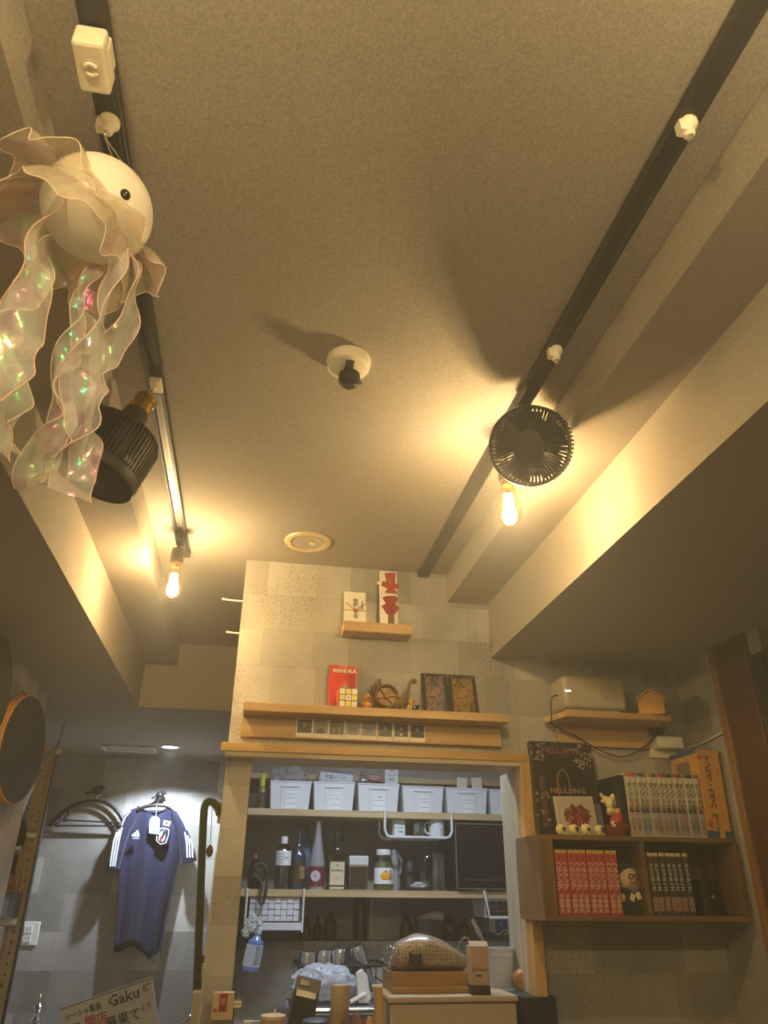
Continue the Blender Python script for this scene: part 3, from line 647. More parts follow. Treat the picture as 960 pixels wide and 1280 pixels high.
obj('keyring', MB().tube([(W*.42+.006*math.cos(q), W*.3, W+.008+.006*math.sin(q)) for q in [2*PI*k/14 for k in range(14)]], .0018, 6, closed=True), M('keyring_green', (150, 160, 80), .4), t)
# rubber ducks
def duck(px, py, s, rz, label, Y, col=(228, 168, 50)):
    c = PY(px, py, Y); t = thing('rubber_duck', label, 'rubber duck', (c.x, Y, ZS), rz); ym = M('duck_%d' % col[1], col, .35, var=.05)
    m = MB(); m.ball((0, .004*s, .014*s), .020*s, .025*s, .0145*s, 18, 12); obj('body', m, ym, t, smooth=True)
    m = MB(); m.ball((0, .028*s, .022*s), .007*s, .012*s, .008*s, 10, 8); obj('tail', m, ym, t, smooth=True)
    m = MB(); m.ball((0, -.008*s, .040*s), .0145*s, .0145*s, .014*s, 18, 12); obj('head', m, ym, t, smooth=True)
    m = MB(); m.ball((0, -.023*s, .037*s), .0075*s, .007*s, .003*s, 12, 8); m.ball((0, -.021*s, .0345*s), .006*s, .005*s, .002*s, 12, 8); obj('beak', m, M('duck_beak', (206, 92, 36), .35), t, smooth=True)
    for q in (-1, 1):
        m = MB(); m.ball((q*.0075*s, -.0195*s, .0445*s), .0024*s, .002*s, .003*s, 8, 6); obj('eye', m, INK, t, smooth=True)
        m = MB(); m.ball((q*.018*s, .008*s, .017*s), .005*s, .014*s, .008*s, 10, 8); obj('wing', m, ym, t, smooth=True)
duck(458, 880, .95, .15, 'yellow rubber duck beside the puzzle cube', 2.43)
duck(511, 882, .80, .9, 'pale yellow rubber duck beside the long necked dinosaur', 2.43, (232, 190, 84))
# bronze wheel ornament
c = PY(483, 858, 2.462); R = .040; t = thing('bronze_ornament', 'aged bronze ornament with a large spoked wheel and pipes', 'ornament', (c.x, 2.462, ZS))
BZ = M('aged_bronze', (112, 84, 48), .45, .6, var=.3, scale=90); zc = .052
Rm = Matrix.Translation((0, 0, zc)) @ Matrix.Rotation(PI/2, 4, 'X')
m = MB(); m.lathe(0, 0, [(R*.80, -.014), (R, -.014), (R*1.02, 0), (R, .014), (R*.86, .016), (R*.80, .014), (R*.80, -.014)], 36, cap=False); m.xf(0, Rm); obj('wheel_rim', m, BZ, t, smooth=.5)
m = MB(); m.lathe(0, 0, [(0, -.010), (R*.82, -.010), (R*.82, .002), (0, .002)], 32); m.xf(0, Rm); obj('wheel_disc', m, BZ, t)
for k in range(6):
    m = MB(); m.box(R*.2, R*.84, -.0035, .0035, .002, .010); m.xf(0, Rm @ Matrix.Rotation(k*PI/3+.2, 4, 'Z')); obj('spoke', m, BZ, t, bevel=.001)
m = MB(); m.lathe(0, 0, [(0, .018), (R*.20, .017), (R*.26, .012), (R*.26, 0)], 20, cap=False); m.xf(0, Rm); obj('wheel_hub', m, BZ, t, smooth=.5)
obj('base', MB().box(-.028, .048, -.02, .016, 0, .012), BZ, t, bevel=.003)
m = MB(); m.cyl((-.022, 0, zc+.025), (-.026, 0, zc+.058), .0055, .007, 10); obj('pipe', m, BZ, t, smooth=.5)
m = MB(); m.cyl((-.030, .004, zc+.020), (-.038, .004, zc+.050), .003, .003, 8); obj('pipe', m, BZ, t, smooth=.5)
m = MB(); m.cyl((-.038, .002, zc+.008), (-.046, .002, zc+.034), .009, .012, 10); obj('horn', m, BZ, t, smooth=.5)
# long necked dinosaur
c = PY(501, 878, 2.42); t = thing('dinosaur_figure', 'brown long necked dinosaur figure with ribbed back', 'figurine', (c.x, 2.42, ZS)); DN = M('dino_brown', (104, 82, 48), .6, var=.3, scale=120)
pts = smoothline([(-.048, .01, .006), (-.03, .008, .012), (-.012, 0, .022), (.004, 0, .024), (.014, 0, .040), (.022, 0, .064), (.029, 0, .086), (.034, 0, .098), (.044, -.002, .100)], 5)
rr = []
for i in range(len(pts)):
    u = i/(len(pts)-1); rr.append(.003+.014*math.exp(-((u-.36)/.12)**2)+.004*u*(1-u)*4*.8)
m = MB(); m.tube(pts, rr, 12); obj('body', m, DN, t, smooth=True)
m = MB(); m.ball((.043, -.002, .098), .013, .008, .009, 14, 10); obj('head', m, DN, t, smooth=True)
for q in (-1, 1):
    obj('eye', MB().ball((.043, -.002+q*.0075, .102), .0018, .0014, .0018, 8, 6), INK, t)
    for xx in (-.016, .004): m = MB(); m.cyl((xx, q*.007, .018), (xx+.002, q*.009, 0), .0055, .006, 8); obj('leg', m, DN, t, smooth=.5)
for k in range(7): obj('rib', MB().tube([(.012+.0022*k, -.011, .008+.007*k), (.019+.002*k, -.011, .008+.007*k)], .0016, 5), M('bone_dark', (60, 48, 34), .6), t)
# small dark car-like figure
c = PY(519, 880, 2.42); t = thing('small_black_figure', 'tiny glossy black figure beside the card frames', 'figurine', (c.x, 2.42, ZS))
m = MB(); m.ball((0, 0, .009), .012, .012, .010, 14, 10); obj('body', m, M('gloss_black', (26, 25, 27), .2), t, smooth=True)
m = MB(); m.ball((-.004, -.010, .010), .0035, .002, .003, 8, 6); obj('spot', m, WHT, t); m = MB(); m.ball((.010, 0, .016), .005, .005, .005, 10, 8); obj('ear', m, M('gloss_black'), t, smooth=True)
# two card frames
HOLO = None
def holo(name, c1, c2, c3):
    m, nt, b = nodes_of(name); L = nt.links; tc = N(nt, 'ShaderNodeTexCoord'); vo = N(nt, 'ShaderNodeTexVoronoi', Scale=130.0); L.new(tc.outputs['Object'], vo.inputs[0])
    cr = N(nt, 'ShaderNodeValToRGB'); e = cr.color_ramp.elements; e[0].color = lin(c1)+(1,); e[0].position = .25; e[1].color = lin(c2)+(1,); e[1].position = .6; q = cr.color_ramp.elements.new(.85); q.color = lin(c3)+(1,)
    L.new(vo.outputs['Color'], cr.inputs[0]); L.new(cr.outputs[0], b.inputs['Base Color']); b.inputs['Roughness'].default_value = .18; b.inputs['Metallic'].default_value = .35
    bp = N(nt, 'ShaderNodeBump', Strength=.5, Distance=.002); L.new(vo.outputs['Distance'], bp.inputs['Height']); L.new(bp.outputs[0], b.inputs['Normal']); return m
for k, (x0, x1, yb, yt, cols, lb) in enumerate(((530, 562, 882, 838, ((50, 60, 80), (150, 150, 150), (220, 120, 100)), 'black screw frame holding a silvery holographic card'), (564, 599, 884, 840, ((70, 66, 40), (170, 150, 60), (222, 130, 60)), 'black screw frame holding a golden holographic card'))):
    a, b_ = PY(x0, yb, 2.455), PY(x1, yb, 2.455); T = PY(x0, yt, 2.475); W = b_.x-a.x; H = T.z-ZS
    t = thing('card_frame', lb, 'card frame', (a.x, 2.455, ZS)); t.rotation_euler = (-.24, 0, 0)
    fb = M('frame_black', (34, 31, 30), .35); e = .012
    m = MB(); m.box(0, W, 0, .008, 0, e); m.box(0, W, 0, .008, H-e*.9, H); m.box(0, e, 0, .008, e, H-e*.9); m.box(W-e, W, 0, .008, e, H-e*.9); obj('frame', m, fb, t, bevel=.001)
    obj('card', MB().box(e*.9, W-e*.9, .003, .006, e*.9, H-e*.8), holo('holo_card_%d' % k, *cols), t)
    obj('card_border', MB().box(e*.9, W-e*.9, .0055, .007, e*.9, H-e*.8), fb, t)
    obj('window', MB().box(e*.9, W-e*.9, .0015, .0022, e*.9, H-e*.8), clear('acrylic', (255, 255, 255), .08, .02), t)
    for u in (.14, .88):
        for v in (.07, .94): obj('screw', MB().lathe(0, 0, [(0, .0012), (.0026, .0010), (.003, 0)], 10, cap=False).xf(0, Matrix.Translation((W*u, 0, H*v)) @ Matrix.Rotation(PI/2, 4, 'X')), STEEL, t)

# ------------------------------------------------------------------ bookshelf on the right
SW = wood('brown_shelf_wood', (132, 100, 62), (100, 72, 42), 0, 9, .5); SWV = wood('brown_shelf_wood_upright', (124, 94, 58), (94, 68, 40), 2, 9, .5)
L0 = Vector((.862, 2.29, 1.378)); t = thing('wall_bookshelf', 'brown wooden two compartment bookshelf on the wall beside the opening', 'bookshelf', L0)
obj('top_board', MB(L0).box(.862, 1.508, 2.29, YW, 1.592, 1.606), SW, t, bevel=.001); obj('bottom_board', MB(L0).box(.862, 1.508, 2.285, YW, 1.378, 1.392), SW, t, bevel=.001)
obj('side_panel', MB(L0).box(.862, .905, 2.29, YW, 1.392, 1.592), SWV, t, bevel=.001); obj('side_panel', MB(L0).box(1.492, 1.508, 2.29, YW, 1.392, 1.592), SWV, t, bevel=.001)
obj('divider', MB(L0).box(1.185, 1.200, 2.295, YW, 1.392, 1.592), SWV, t, bevel=.001); obj('back_panel', MB(L0).box(.905, 1.492, 2.492, 2.4995, 1.392, 1.592), SW, t)
ZL, ZT = 1.392, 1.606
def book_master(name, label, grp, wd, ht, dp, cover, band, loc, ttl, tsize, tmat, extra=()):
    t = thing(name, label, 'book', loc, group=grp)
    m = MB(); m.prism([(wd*u, .0022-.0022*math.sin(PI*u)**.5, 0) for u in [k/8 for k in range(9)]]+[(wd, .0030, 0), (0, .0030, 0)], (0, 0, ht)); m.box(0, .0009, .0012, dp, 0, ht); m.box(wd-.0009, wd, .0012, dp, 0, ht); obj('cover', m, cover, t)
    obj('pages', MB().box(.0009, wd-.0009, .0012, dp-.003, .002, ht-.002), M('page_edges', (214, 196, 160), .8), t)
    for z0, z1, mt in band: obj('spine_band', MB().box(.0004, wd-.0004, -.0003, .0004, z0, z1), mt, t)
    vtext(ttl, tsize, tmat, t, (wd/2, -.0004, ht*.60), ls=.92 if tsize < .017 else .86, bold=.0003 if tsize > .017 else .00015)
    for bd, sz, zz, mt in extra: vtext(bd, sz, mt, t, (wd/2, -.0006, zz), ls=.95)
    return t
CR_RED = M('comic_red', (176, 40, 32), .4, var=.08); GOLDB = M('comic_gold', (206, 168, 104), .4)
x = .914
rb = book_master('comic_book', 'red spined comic volume with white katakana title, beside the bearded plush', 'red comic volumes in the bookshelf', .0176, .174, .115, CR_RED, [(.164, .1735, GOLDB)], (x, 2.302, ZL), 'ヘルシング', .0165, INKW, (('平野耕太', .0125, .030, INKW),))
for i in range(1, 10): copy_tree(rb, None, (x+i*.0197, 2.302+.003*math.sin(i*2.1), ZL))
x = 1.208; GB = M('comic_dark', (52, 46, 42), .4, var=.3, scale=60)
bb = book_master('comic_book', 'dark patterned comic volume with white title, beside the candle jar', 'dark comic volumes in the bookshelf', .0170, .170, .115, GB, [(.160, .1695, M('comic_cream', (214, 196, 156), .5)), (.012, .05, M('comic_art', (150, 120, 100), .5, var=.6, scale=140)), (.052, .156, M('comic_olive', (66, 60, 46), .5, var=.4, scale=90))], (x, 2.302, ZL), 'ドリフターズ', .0135, INKW, ())
for i in range(1, 7): copy_tree(bb, None, (x+i*.0190, 2.302+.003*math.sin(i*1.7), ZL))
# fourteen comic volumes on top
x = 1.172; CW = M('comic_spine_white', (214, 206, 184), .45, var=.1, scale=70)
cols = [(206, 110, 60), (190, 80, 60), (70, 110, 116), (88, 104, 92), (210, 130, 60), (96, 92, 64), (196, 70, 50), (92, 100, 84), (44, 42, 44), (150, 70, 60), (140, 60, 90), (70, 90, 80), (52, 50, 56), (150, 90, 70)]
first = None
for i in range(14):
    wd = .0164 if i else .019
    top = M('comic_top_%d' % i, cols[i], .45); art = M('comic_low_%d' % i, tuple(int(v*.25+135) for v in cols[i]), .5, var=.5, scale=150)
    bk = book_master('comic_book', 'white spined comic volume with black title and '+['an orange', 'a brick red', 'a teal', 'a grey green', 'an amber', 'an olive', 'a scarlet', 'a moss green', 'a black', 'a maroon', 'a plum', 'a sage', 'a charcoal', 'a russet'][i]+' top band', 'white comic volumes on top of the bookshelf', wd, .188, .13, CW, [(.176, .1875, top), (.004, .078, art)], (x, 2.305+.003*math.sin(i*2.7), ZT), 'ダンジョン飯', .0172, INK, (('九井諒子', .0105, .032, INK),))
    m = MB(); m.lathe(0, 0, [(.004, .0006), (.0066, .0006)], 16, cap=False); m.xf(0, Matrix.Translation((wd/2, 0, .088)) @ Matrix.Rotation(PI/2, 4, 'X')); obj('volume_ring', m, top, bk)
    x += wd+.0014
a = Vector((1.150, 2.31, ZT)); t = thing('box_set_case', 'black slip case standing at the end of the white comic volumes', 'book case', a)
obj('case', MB().box(0, .0195, 0, .155, 0, .180), M('case_black', (28, 26, 26), .4), t, bevel=.001); obj('top_label', MB().box(.001, .0185, .004, .15, .180, .1812), M('case_blue', (120, 140, 150), .5), t)
# game box
t = thing('game_box', 'orange board game box with blue base and black katakana title', 'game box', (1.425, 2.30, ZT)); t.rotation_euler = (0, .02, 0)
OR_ = M('box_orange', (206, 150, 72), .5, var=.06); BLU = M('box_blue', (44, 84, 130), .5)
W, H = .078, .268
obj('lid', MB().box(.0, W, 0, .165, .0, H), OR_, t, bevel=.001); obj('base_edge', MB().box(-.0015, W*.45, -.001, .165, .0, .022), BLU, t); obj('base_edge', MB().box(-.0012, W+.0012, .004, .167, H-.012, H+.003), BLU, t)
obj('bottom_corner', MB().box(W*.72, W+.001, -.001, .02, 0, .022), BLU, t)
vtext('マンカラ・カラハ', .0250, INK, t, (W*.42, -.0006, H*.62), ls=.82, bold=.0006); text('マンカラ', .007, INK, t, (W*.84, -.0006, H*.75), rot=(PI/2, PI/2, 0)); text('888', .016, M('ink_olive', (96, 112, 60), .6), t, (W*.42, -.0006, H*.25), bold=.0004); vtext('遊び方説明書', .009, INK, t, (W*.46, -.0006, H*.13))
obj('stamp', MB().box(.003, .016, -.0006, 0, H-.034, H-.020), M('stamp_red', (196, 70, 50), .5), t); obj('print_patch', MB().box(.003, .02, -.0006, 0, .03, .05), M('print_brown', (170, 90, 50), .5), t)
obj('side_art', MB().box(-.0008, 0, .05, .13, H-.11, H-.03), M('game_art', (120, 110, 100), .5, var=.6, scale=60), t)
# big dark art book leaning on the wall
a, b_ = PY(675, 1042, 2.40), PY(755, 1041, 2.40); T = PY(664, 926, 2.43); W = b_.x-a.x+.004; dz = T.z-ZT; H = math.hypot(dz, .03)
t = thing('art_book', 'large black art book with gothic lettering leaning against the wall', 'book', (a.x-.001, 2.40, ZT)); t.rotation_euler = (-math.atan2(.03, dz), .0, 0)
obj('cover', MB().box(0, W, 0, .022, 0, H), M('cover_black', (40, 34, 30), .35, var=.35, scale=24), t, bevel=.0015)
SIL = M('filigree_silver', (176, 168, 150), .5, var=.2, scale=80)
rnd = random.Random(4)
for cx, cz, n, sp in ((.02, H-.02, 12, .035), (W-.03, H-.035, 26, .05), (W-.04, H-.075, 14, .025), (.02, H*.36, 8, .03), (.018, H*.22, 6, .025), (.03, H-.06, 6, .02)):
    m = MB()
    for k in range(n):
        x0, z0 = cx+rnd.uniform(-sp, sp)*.8, cz+rnd.uniform(-sp, sp)*.7; an = rnd.uniform(0, 6.3); x0 = min(max(x0, .006), W-.006); z0 = min(z0, H-.006)
        pts = [(min(max(x0+.007*q*math.cos(an+q*.9), .001), W-.001), -.0008, min(z0+.007*q*math.sin(an+q*.9), H-.001)) for q in (0, .5, 1, 1.5)]; m.tube(pts, .0014, 5)
    obj('filigree', m, SIL, t)
BRZ = M('gothic_brown', (150, 92, 58), .5); text('HELLSING', .030, BRZ, t, (W*.5, -.0008, H*.90), xs=1.05); text('HELLSING', .022, M('gothic_pale', (186, 160, 130), .5), t, (W*.52, -.0010, H*.47), xs=1.25)
text('VOLUME ART', .006, BRZ, t, (W*.5, -.0008, H*.835))
arch = [(W*.38, H*.40), (W*.38, H*.60), (W*.42, H*.67), (W*.47, H*.70), (W*.52, H*.67), (W*.56, H*.60), (W*.56, H*.40)]
obj('arch_line', MB().tube([(x, -.0008, z) for x, z in arch], .0022, 5), M('arch_gold', (150, 104, 52), .5), t); obj('arch_dark', MB().prism([(x, -.0004, z) for x, z in arch], (0, .0004, 0)), M('arch_black', (22, 20, 20), .5), t)
obj('side_figure', MB().prism([(W*.08, -.0006, H*.10), (W*.18, -.0006, H*.10), (W*.17, -.0006, H*.58), (W*.13, -.0006, H*.64), (W*.09, -.0006, H*.56)], (0, .0006, 0)), M('side_brown', (92, 58, 36), .5, var=.3), t)
# CD case in front
a, b_ = PY(700, 1041, 2.35), PY(751, 1041, 2.35); T = PY(692, 994, 2.36); W = b_.x-a.x; H = T.z-ZT
t = thing('cd_case', 'disc case with a red blot picture leaning on the black art book', 'disc case', (a.x-.004, 2.35, ZT)); t.rotation_euler = (-.15, -.02, 0)
obj('case', MB().box(0, W, 0, .009, 0, H), clear('cd_plastic', (235, 235, 230), .5, .1, veil=.5, veilcol=(150, 150, 150)), t, bevel=.001); obj('insert', MB().box(.012, W-.001, -.0006, .001, .001, H-.001), M('insert_grey', (188, 176, 160), .5), t)
rnd = random.Random(2); blot = [(W*.54+(.036+.006*rnd.uniform(-1, 1))*math.cos(q)*(1.15), -.0012, H*.50+(.033+.007*rnd.uniform(-1, 1))*math.sin(q)) for q in [2*PI*k/40 for k in range(40)]]
obj('blot', MB().prism(blot, (0, .0006, 0)), M('blot_red', (120, 34, 24), .5, var=.3, scale=60), t)
m = MB()
for k in range(26):
    x0, z0 = W*.54+rnd.uniform(-.032, .034), H*.5+rnd.uniform(-.028, .028); m.tube([(x0, -.0016, z0), (x0+rnd.uniform(-.004, .006), -.0016, z0-rnd.uniform(.004, .012))], .0010, 4)
obj('ink_strokes', m, M('stroke_pale', (190, 150, 120), .5), t); obj('spine_strip', MB().box(.001, .011, -.0006, .001, .001, H-.001), M('cd_strip', (206, 190, 170), .5), t)
text('+', .012, INK, t, (W*.24, -.0010, H*.93))
# other disc cases peeking out behind
a = PY(757, 1041, 2.37); t = thing('cd_case', 'grey blue edged disc case tucked behind the red blot case', 'disc case', (a.x-.010, 2.372, ZT)); t.rotation_euler = (-.1, -.03, 0)
obj('case', MB().box(-.06, .010, 0, .009, 0, .10), M('case_greyblue', (96, 104, 112), .35, var=.3), t, bevel=.001); obj('edge_print', MB().box(.009, .0104, -.0004, .0094, .004, .096), M('print_pale', (150, 150, 146), .5, var=.4, scale=90), t)
# four round mascots in a row: plain cream balls with a dark print
BALL = M('cream_ball', (232, 214, 150), .45, var=.06)
for i, (px, lb) in enumerate(((702, 'cream egg figure with a dark swirl, at the open end of the row'), (718, 'cream egg figure with a dark oval print, second from the row\'s open end'), (733, 'cream egg figure with knobs on top, between two smooth egg figures'), (750, 'cream egg figure with a ringed print, next to the red pot'))):
    c = PY(px, 1044, 2.297); t = thing('egg_figure', lb, 'figurine', (c.x, 2.297, ZT), group='cream egg figures on the bookshelf')
    m = MB(); m.ball((0, 0, .0150), .0165, .0135, .0152, 18, 12); obj('body', m, BALL, t, smooth=True)
    for s in (-1, 1): obj('foot', MB().ball((s*.008, -.005, .003), .005, .006, .003, 8, 6), BALL, t, smooth=True)
    for q in range(3):
        rad = (.0052, .0062, .0045, .0068)[i]; r = rad*(1-q*.33)
        m = MB(); m.tube([(.004+r*math.cos(g), -.0130-.0004*q+.004*(r/.0068)**2*.4, .0155+r*math.sin(g)) for g in [2*PI*k/14 for k in range(14)]], .0011, 5, closed=True); obj('print', m, M('print_dark', (62, 52, 40), .6), t)
    if i == 2:
        for s in (-1, 0, 1): obj('knob', MB().ball((s*.008, 0, .029-abs(s)*.003), .005, .005, .005, 10, 8), BALL, t, smooth=True)
# red pot with a barrel shaped red figure and a horned cream figure above it
c = PY(776, 1042, 2.35); t = thing('red_pot', 'small brown red pot with a loop handle on the bookshelf', 'pot', (c.x, 2.352, ZT))
m = MB(); m.lathe(0, 0, [(.022, 0), (.036, .006), (.044, .020), (.046, .034), (.048, .036), (.044, .038), (.040, .020), (0, .010)], 28, cap=False); obj('bowl', m, M('pot_red', (120, 52, 34), .5, var=.12), t, smooth=.6)
obj('handle', MB().tube([(.044, -.008, .030), (.062, -.008, .036), (.064, .004, .036), (.060, .010, .032), (.044, .010, .030)], .003, 6), M('pot_red'), t, smooth=True)
f = thing('barrel_figure', 'red barrel shaped toy with cream ends lying in the small pot', 'toy', (c.x-.006, 2.335, ZT+.026)); f.rotation_euler = (0, 0, .25)
RT = M('toy_red', (170, 52, 36), .45); m = MB(); mk = m.mark(); m.lathe(0, 0, [(.013, -.030), (.019, -.022), (.022, 0), (.020, .020), (.012, .030)], 22); m.xf(mk, Matrix.Translation((0, 0, .024)) @ Matrix.Rotation(1.1, 4, 'Y')); obj('body', m, RT, f, smooth=.6)
for q, s in ((-.03, .012), (.03, .011)):
    m = MB(); d = Matrix.Rotation(1.1, 4, 'Y') @ Vector((0, 0, q)); m.ball(d+Vector((0, -.002, .024)), s*.6, s, s, 12, 8); obj('end_cap', m, M('toy_cream', (226, 200, 160), .5), f, smooth=True)
for xx, zz in ((-.004, .048), (.018, .044)): obj('paw', MB().ball((xx, -.004, zz), .009, .008, .010, 10, 8), M('toy_pink', (222, 168, 140), .5), f, smooth=True)
obj('snout_mark', MB().ball((-.030, -.012, .012), .004, .002, .003, 8, 6), INK, f)
f = thing('horned_figure', 'cream horned animal toy sitting above the small red pot', 'toy', (c.x-.014, 2.362, ZT+.070))
CH = M('toy_ivory', (232, 212, 150), .5, var=.08)
m = MB(); m.ball((0, 0, .030), .020, .018, .021, 18, 12); obj('head', m, CH, f, smooth=True)
m = MB(); m.ball((-.004, .0, .006), .014, .013, .014, 14, 10); obj('body', m, CH, f, smooth=True)
for s in (-1, 1):
    m = MB(); m.tube(smoothline([(s*.012, 0, .044), (s*.026, 0, .048), (s*.034, -.002, .060)], 4), [.007]*4+[.005]*4+[.002], 8); obj('horn', m, CH, f, smooth=True)
    m = MB(); m.ball((s*.024, 0, .036), .011, .005, .006, 10, 8); obj('ear', m, CH, f, smooth=True)
    m = MB(); m.ball((s*.011, -.010, .006), .007, .007, .008, 10, 8); obj('paw', m, CH, f, smooth=True)
m = MB(); m.ball((.003, -.014, .028), .011, .007, .012, 14, 10); obj('face', m, M('toy_grey', (140, 126, 104), .5), f, smooth=True)
m = MB(); m.ball((.008, -.004, .050), .010, .009, .009, 10, 8); obj('tuft', m, CH, f, smooth=True)
# bearded plush
c = PY(790, 1141, 2.34); t = thing('bearded_plush', 'plush figure with round glasses, grey beard and navy robe between the comics', 'plush toy', (c.x, 2.345, ZL)); t.rotation_euler = (0, 0, .2)
NV = M('plush_navy', (30, 36, 52), .9, var=.2, sheen=.3); PL = M('plush_cream', (206, 180, 140), .9, var=.08); BD = M('plush_grey', (142, 130, 108), .9, var=.15)
m = MB(); m.ball((0, 0, .042), .034, .030, .044, 20, 14); obj('body', m, NV, t, smooth=True)
m = MB(); m.ball((0, -.002, .098), .034, .030, .036, 20, 14); obj('head', m, PL, t, smooth=True)
m = MB(); m.ball((0, .006, .112), .036, .030, .030, 20, 14); obj('hood', m, NV, t, smooth=True)
m = MB(); m.ball((.006, -.014, .080), .027, .020, .026, 18, 12, fn=lambda p: 1-.25*max(0, -p.z)*abs(p.x)); obj('beard', m, BD, t, smooth=True)
for s in (-1, 1):
    obj('lens_ring', MB().tube([(s*.010+.0075*math.cos(g), -.033, .104+.0075*math.sin(g)) for g in [2*PI*k/16 for k in range(16)]], .0014, 6, closed=True), INK, t)
    m = MB(); m.ball((s*.034, -.012, .046), .010, .010, .012, 10, 8); obj('hand', m, PL, t, smooth=True)
obj('bridge', MB().tube([(-.003, -.034, .105), (.003, -.034, .105)], .0012, 5), INK, t); m = MB(); m.ball((0, -.031, .096), .005, .005, .004, 8, 6); obj('nose', m, PL, t, smooth=True)
obj('moustache', MB().tube([(-.012, -.032, .088), (0, -.036, .091), (.012, -.032, .088)], .003, 6), M('plush_pink', (196, 120, 100), .8), t)
for (x0, z0), an in (((-.012, .048), .5), ((.010, .052), -.4)):
    m = MB(); m.box(-.008, .008, -.0015, .0015, -.010, .010); m.xf(0, Matrix.Translation((x0, -.0315, z0)) @ Matrix.Rotation(an, 4, 'Y')); obj('scroll', m, PAPER, t, bevel=.001)
# candle jar
c = PY(886, 1141, 2.36); t = thing('candle_jar', 'smoked glass candle jar with grey wax in the bookshelf corner', 'candle jar', (c.x, 2.365, ZL))
m = MB(); m.lathe(0, 0, [(.0, .002), (.036, .002), (.038, .006), (.036, .050), (0, .052)], 28); obj('wax', m, M('grey_wax', (176, 168, 150), .35), t, smooth=.6)
m = MB(); m.lathe(0, 0, [(0, 0), (.040, 0), (.0415, .006), (.0405, .085), (.043, .098), (.041, .098), (.039, .085)], 28, cap=False); obj('glass', m, clear('smoked_glass', (120, 110, 100), .12, .05), t, smooth=.6)
obj('tag', MB().box(-.007, .007, -.0425, -.0415, .045, .058), M('tag_dark', (40, 36, 34), .5), t); text('M', .009, INKW, t, (0, -.0428, .0515)); obj('wick', MB().cyl((0, 0, .05), (0, 0, .064), .0012), INK, t)

# ------------------------------------------------------------------ small shelf, box and adaptor above the bookshelf
L0 = Vector((1.03, 2.35, 1.97)); t = thing('wall_shelf', 'small oak wall shelf with slanted end above the bookshelf', 'shelf', L0)
obj('shelf_plank', MB(L0).prism([(1.018, 2.35, 1.972), (1.392, 2.35, 1.972), (1.392, YW, 1.972), (1.03, YW, 1.972), (.985, 2.47, 1.972)], (0, 0, .020)), OAK, t, bevel=.001)
obj('back_board', MB(L0).box(1.035, 1.372, 2.48, YW, 1.902, 1.972), OAK, t, bevel=.001)
t = thing('projector', 'pale grey rounded projector box with a lit indicator on the small shelf', 'projector', (1.02, 2.36, 1.992))
obj('body', MB().box(0, .225, 0, .125, .012, .122), M('device_grey', (176, 164, 140), .5), t, bevel=.014, seg=3); obj('base', MB().box(.016, .209, .018, .12, 0, .014), M('device_grey'), t, bevel=.003)
m = MB(); m.lathe(0, 0, [(0, .0006), (.030, .0006), (.031, 0)], 28, cap=False); m.xf(0, Matrix.Translation((.16, 0, .070)) @ Matrix.Rotation(PI/2, 4, 'X')); obj('round_panel', m, M('device_panel', (160, 148, 124), .5), t)
obj('indicator', MB().box(.006, .024, -.001, .002, .066, .070), emitter('indicator_light', (255, 240, 205), 5), t)
# wooden house
a = PY(787, 889, 2.36); t = thing('wooden_house', 'small wooden house box with a pitched roof on the small shelf', 'house ornament', (1.285, 2.365, 1.992)); t.rotation_euler = (0, 0, -.45)
HW = wood('house_wood', (220, 164, 80), (196, 134, 56), 0, 14)
obj('walls', MB().prism([(0, 0, 0), (.085, 0, 0), (.085, 0, .050), (.0425, 0, .078), (0, 0, .050)], (0, .06, 0)), HW, t, bevel=.001)
for s in (0, 1):
    m = MB(); m.hexa(*[[(x, y, z) for x, y, z in q] for q in ([(-.006, -.006, .048), (.0425, -.006, .081), (.0425, .066, .081), (-.006, .066, .048)], [(-.006, -.006, .053), (.0425, -.006, .086), (.0425, .066, .086), (-.006, .066, .053)])])
    if s: m.xf(0, Matrix.Translation((.085, 0, 0)) @ Matrix.Diagonal((-1, 1, 1, 1)))
    obj('roof_board', m, HW, t)
for k, cc in enumerate(((170, 90, 50), (110, 120, 110))): obj('striped_edge', MB().box(.0855, .0875, .012+k*.02, .026+k*.02, .002, .046), M('stripe_%d' % k, cc, .6), t)
# wall outlet plate with adaptor, plug and cables
a = PY(812, 921, 2.485); b_ = PY(849, 945, 2.485)
t = thing('power_adaptor', 'cream wall outlet with white adaptor box and black plug', 'power adaptor', (a.x, 2.485, b_.z))
W, H = b_.x-a.x, a.z-b_.z
obj('plate', MB().box(-.004, W*.96, .005, .015, -.008, H*.7), CREAM, t, bevel=.002); obj('adaptor', MB().box(0.008, W+.004, -.038, .006, H*.30, H*.98), WHT, t, bevel=.006, seg=2)
obj('black_plug', MB().box(.006, .040, -.030, -.002, H, H+.028), BLKM, t, bevel=.003)
pw = Vector((a.x, 2.485, b_.z))   # cable: from the plug, hanging below the small shelf, round its free end and up into the projector's side
obj('cable', MB(pw).tube(smoothline([(a.x+.012, 2.462, a.z+.012), (1.372, 2.462, 1.930), PY(800, 937, 2.47), PY(776, 946, 2.47), PY(746, 936, 2.47), PY(725, 923, 2.465), (1.030, 2.455, 1.952), (.996, 2.43, 1.962), (.990, 2.415, 1.984), (.991, 2.415, 2.02), (1.000, 2.415, 2.050), (1.022, 2.415, 2.056)], 6), .0028, 6), M('cable_brown', (70, 54, 38), .5), t, smooth=True)
obj('cable', MB().tube(smoothline([(W*.5, -.015, H+.02), (W*.5, -.02, H+.06), (W*.25, -.03, H+.085)], 6), .0025, 6), M('cable_brown'), t, smooth=True)
e = [PX(855, 936, 1.522), PX(875, 930, 1.522), PX(895, 920, 1.522), PX(908, 913, 1.522)]
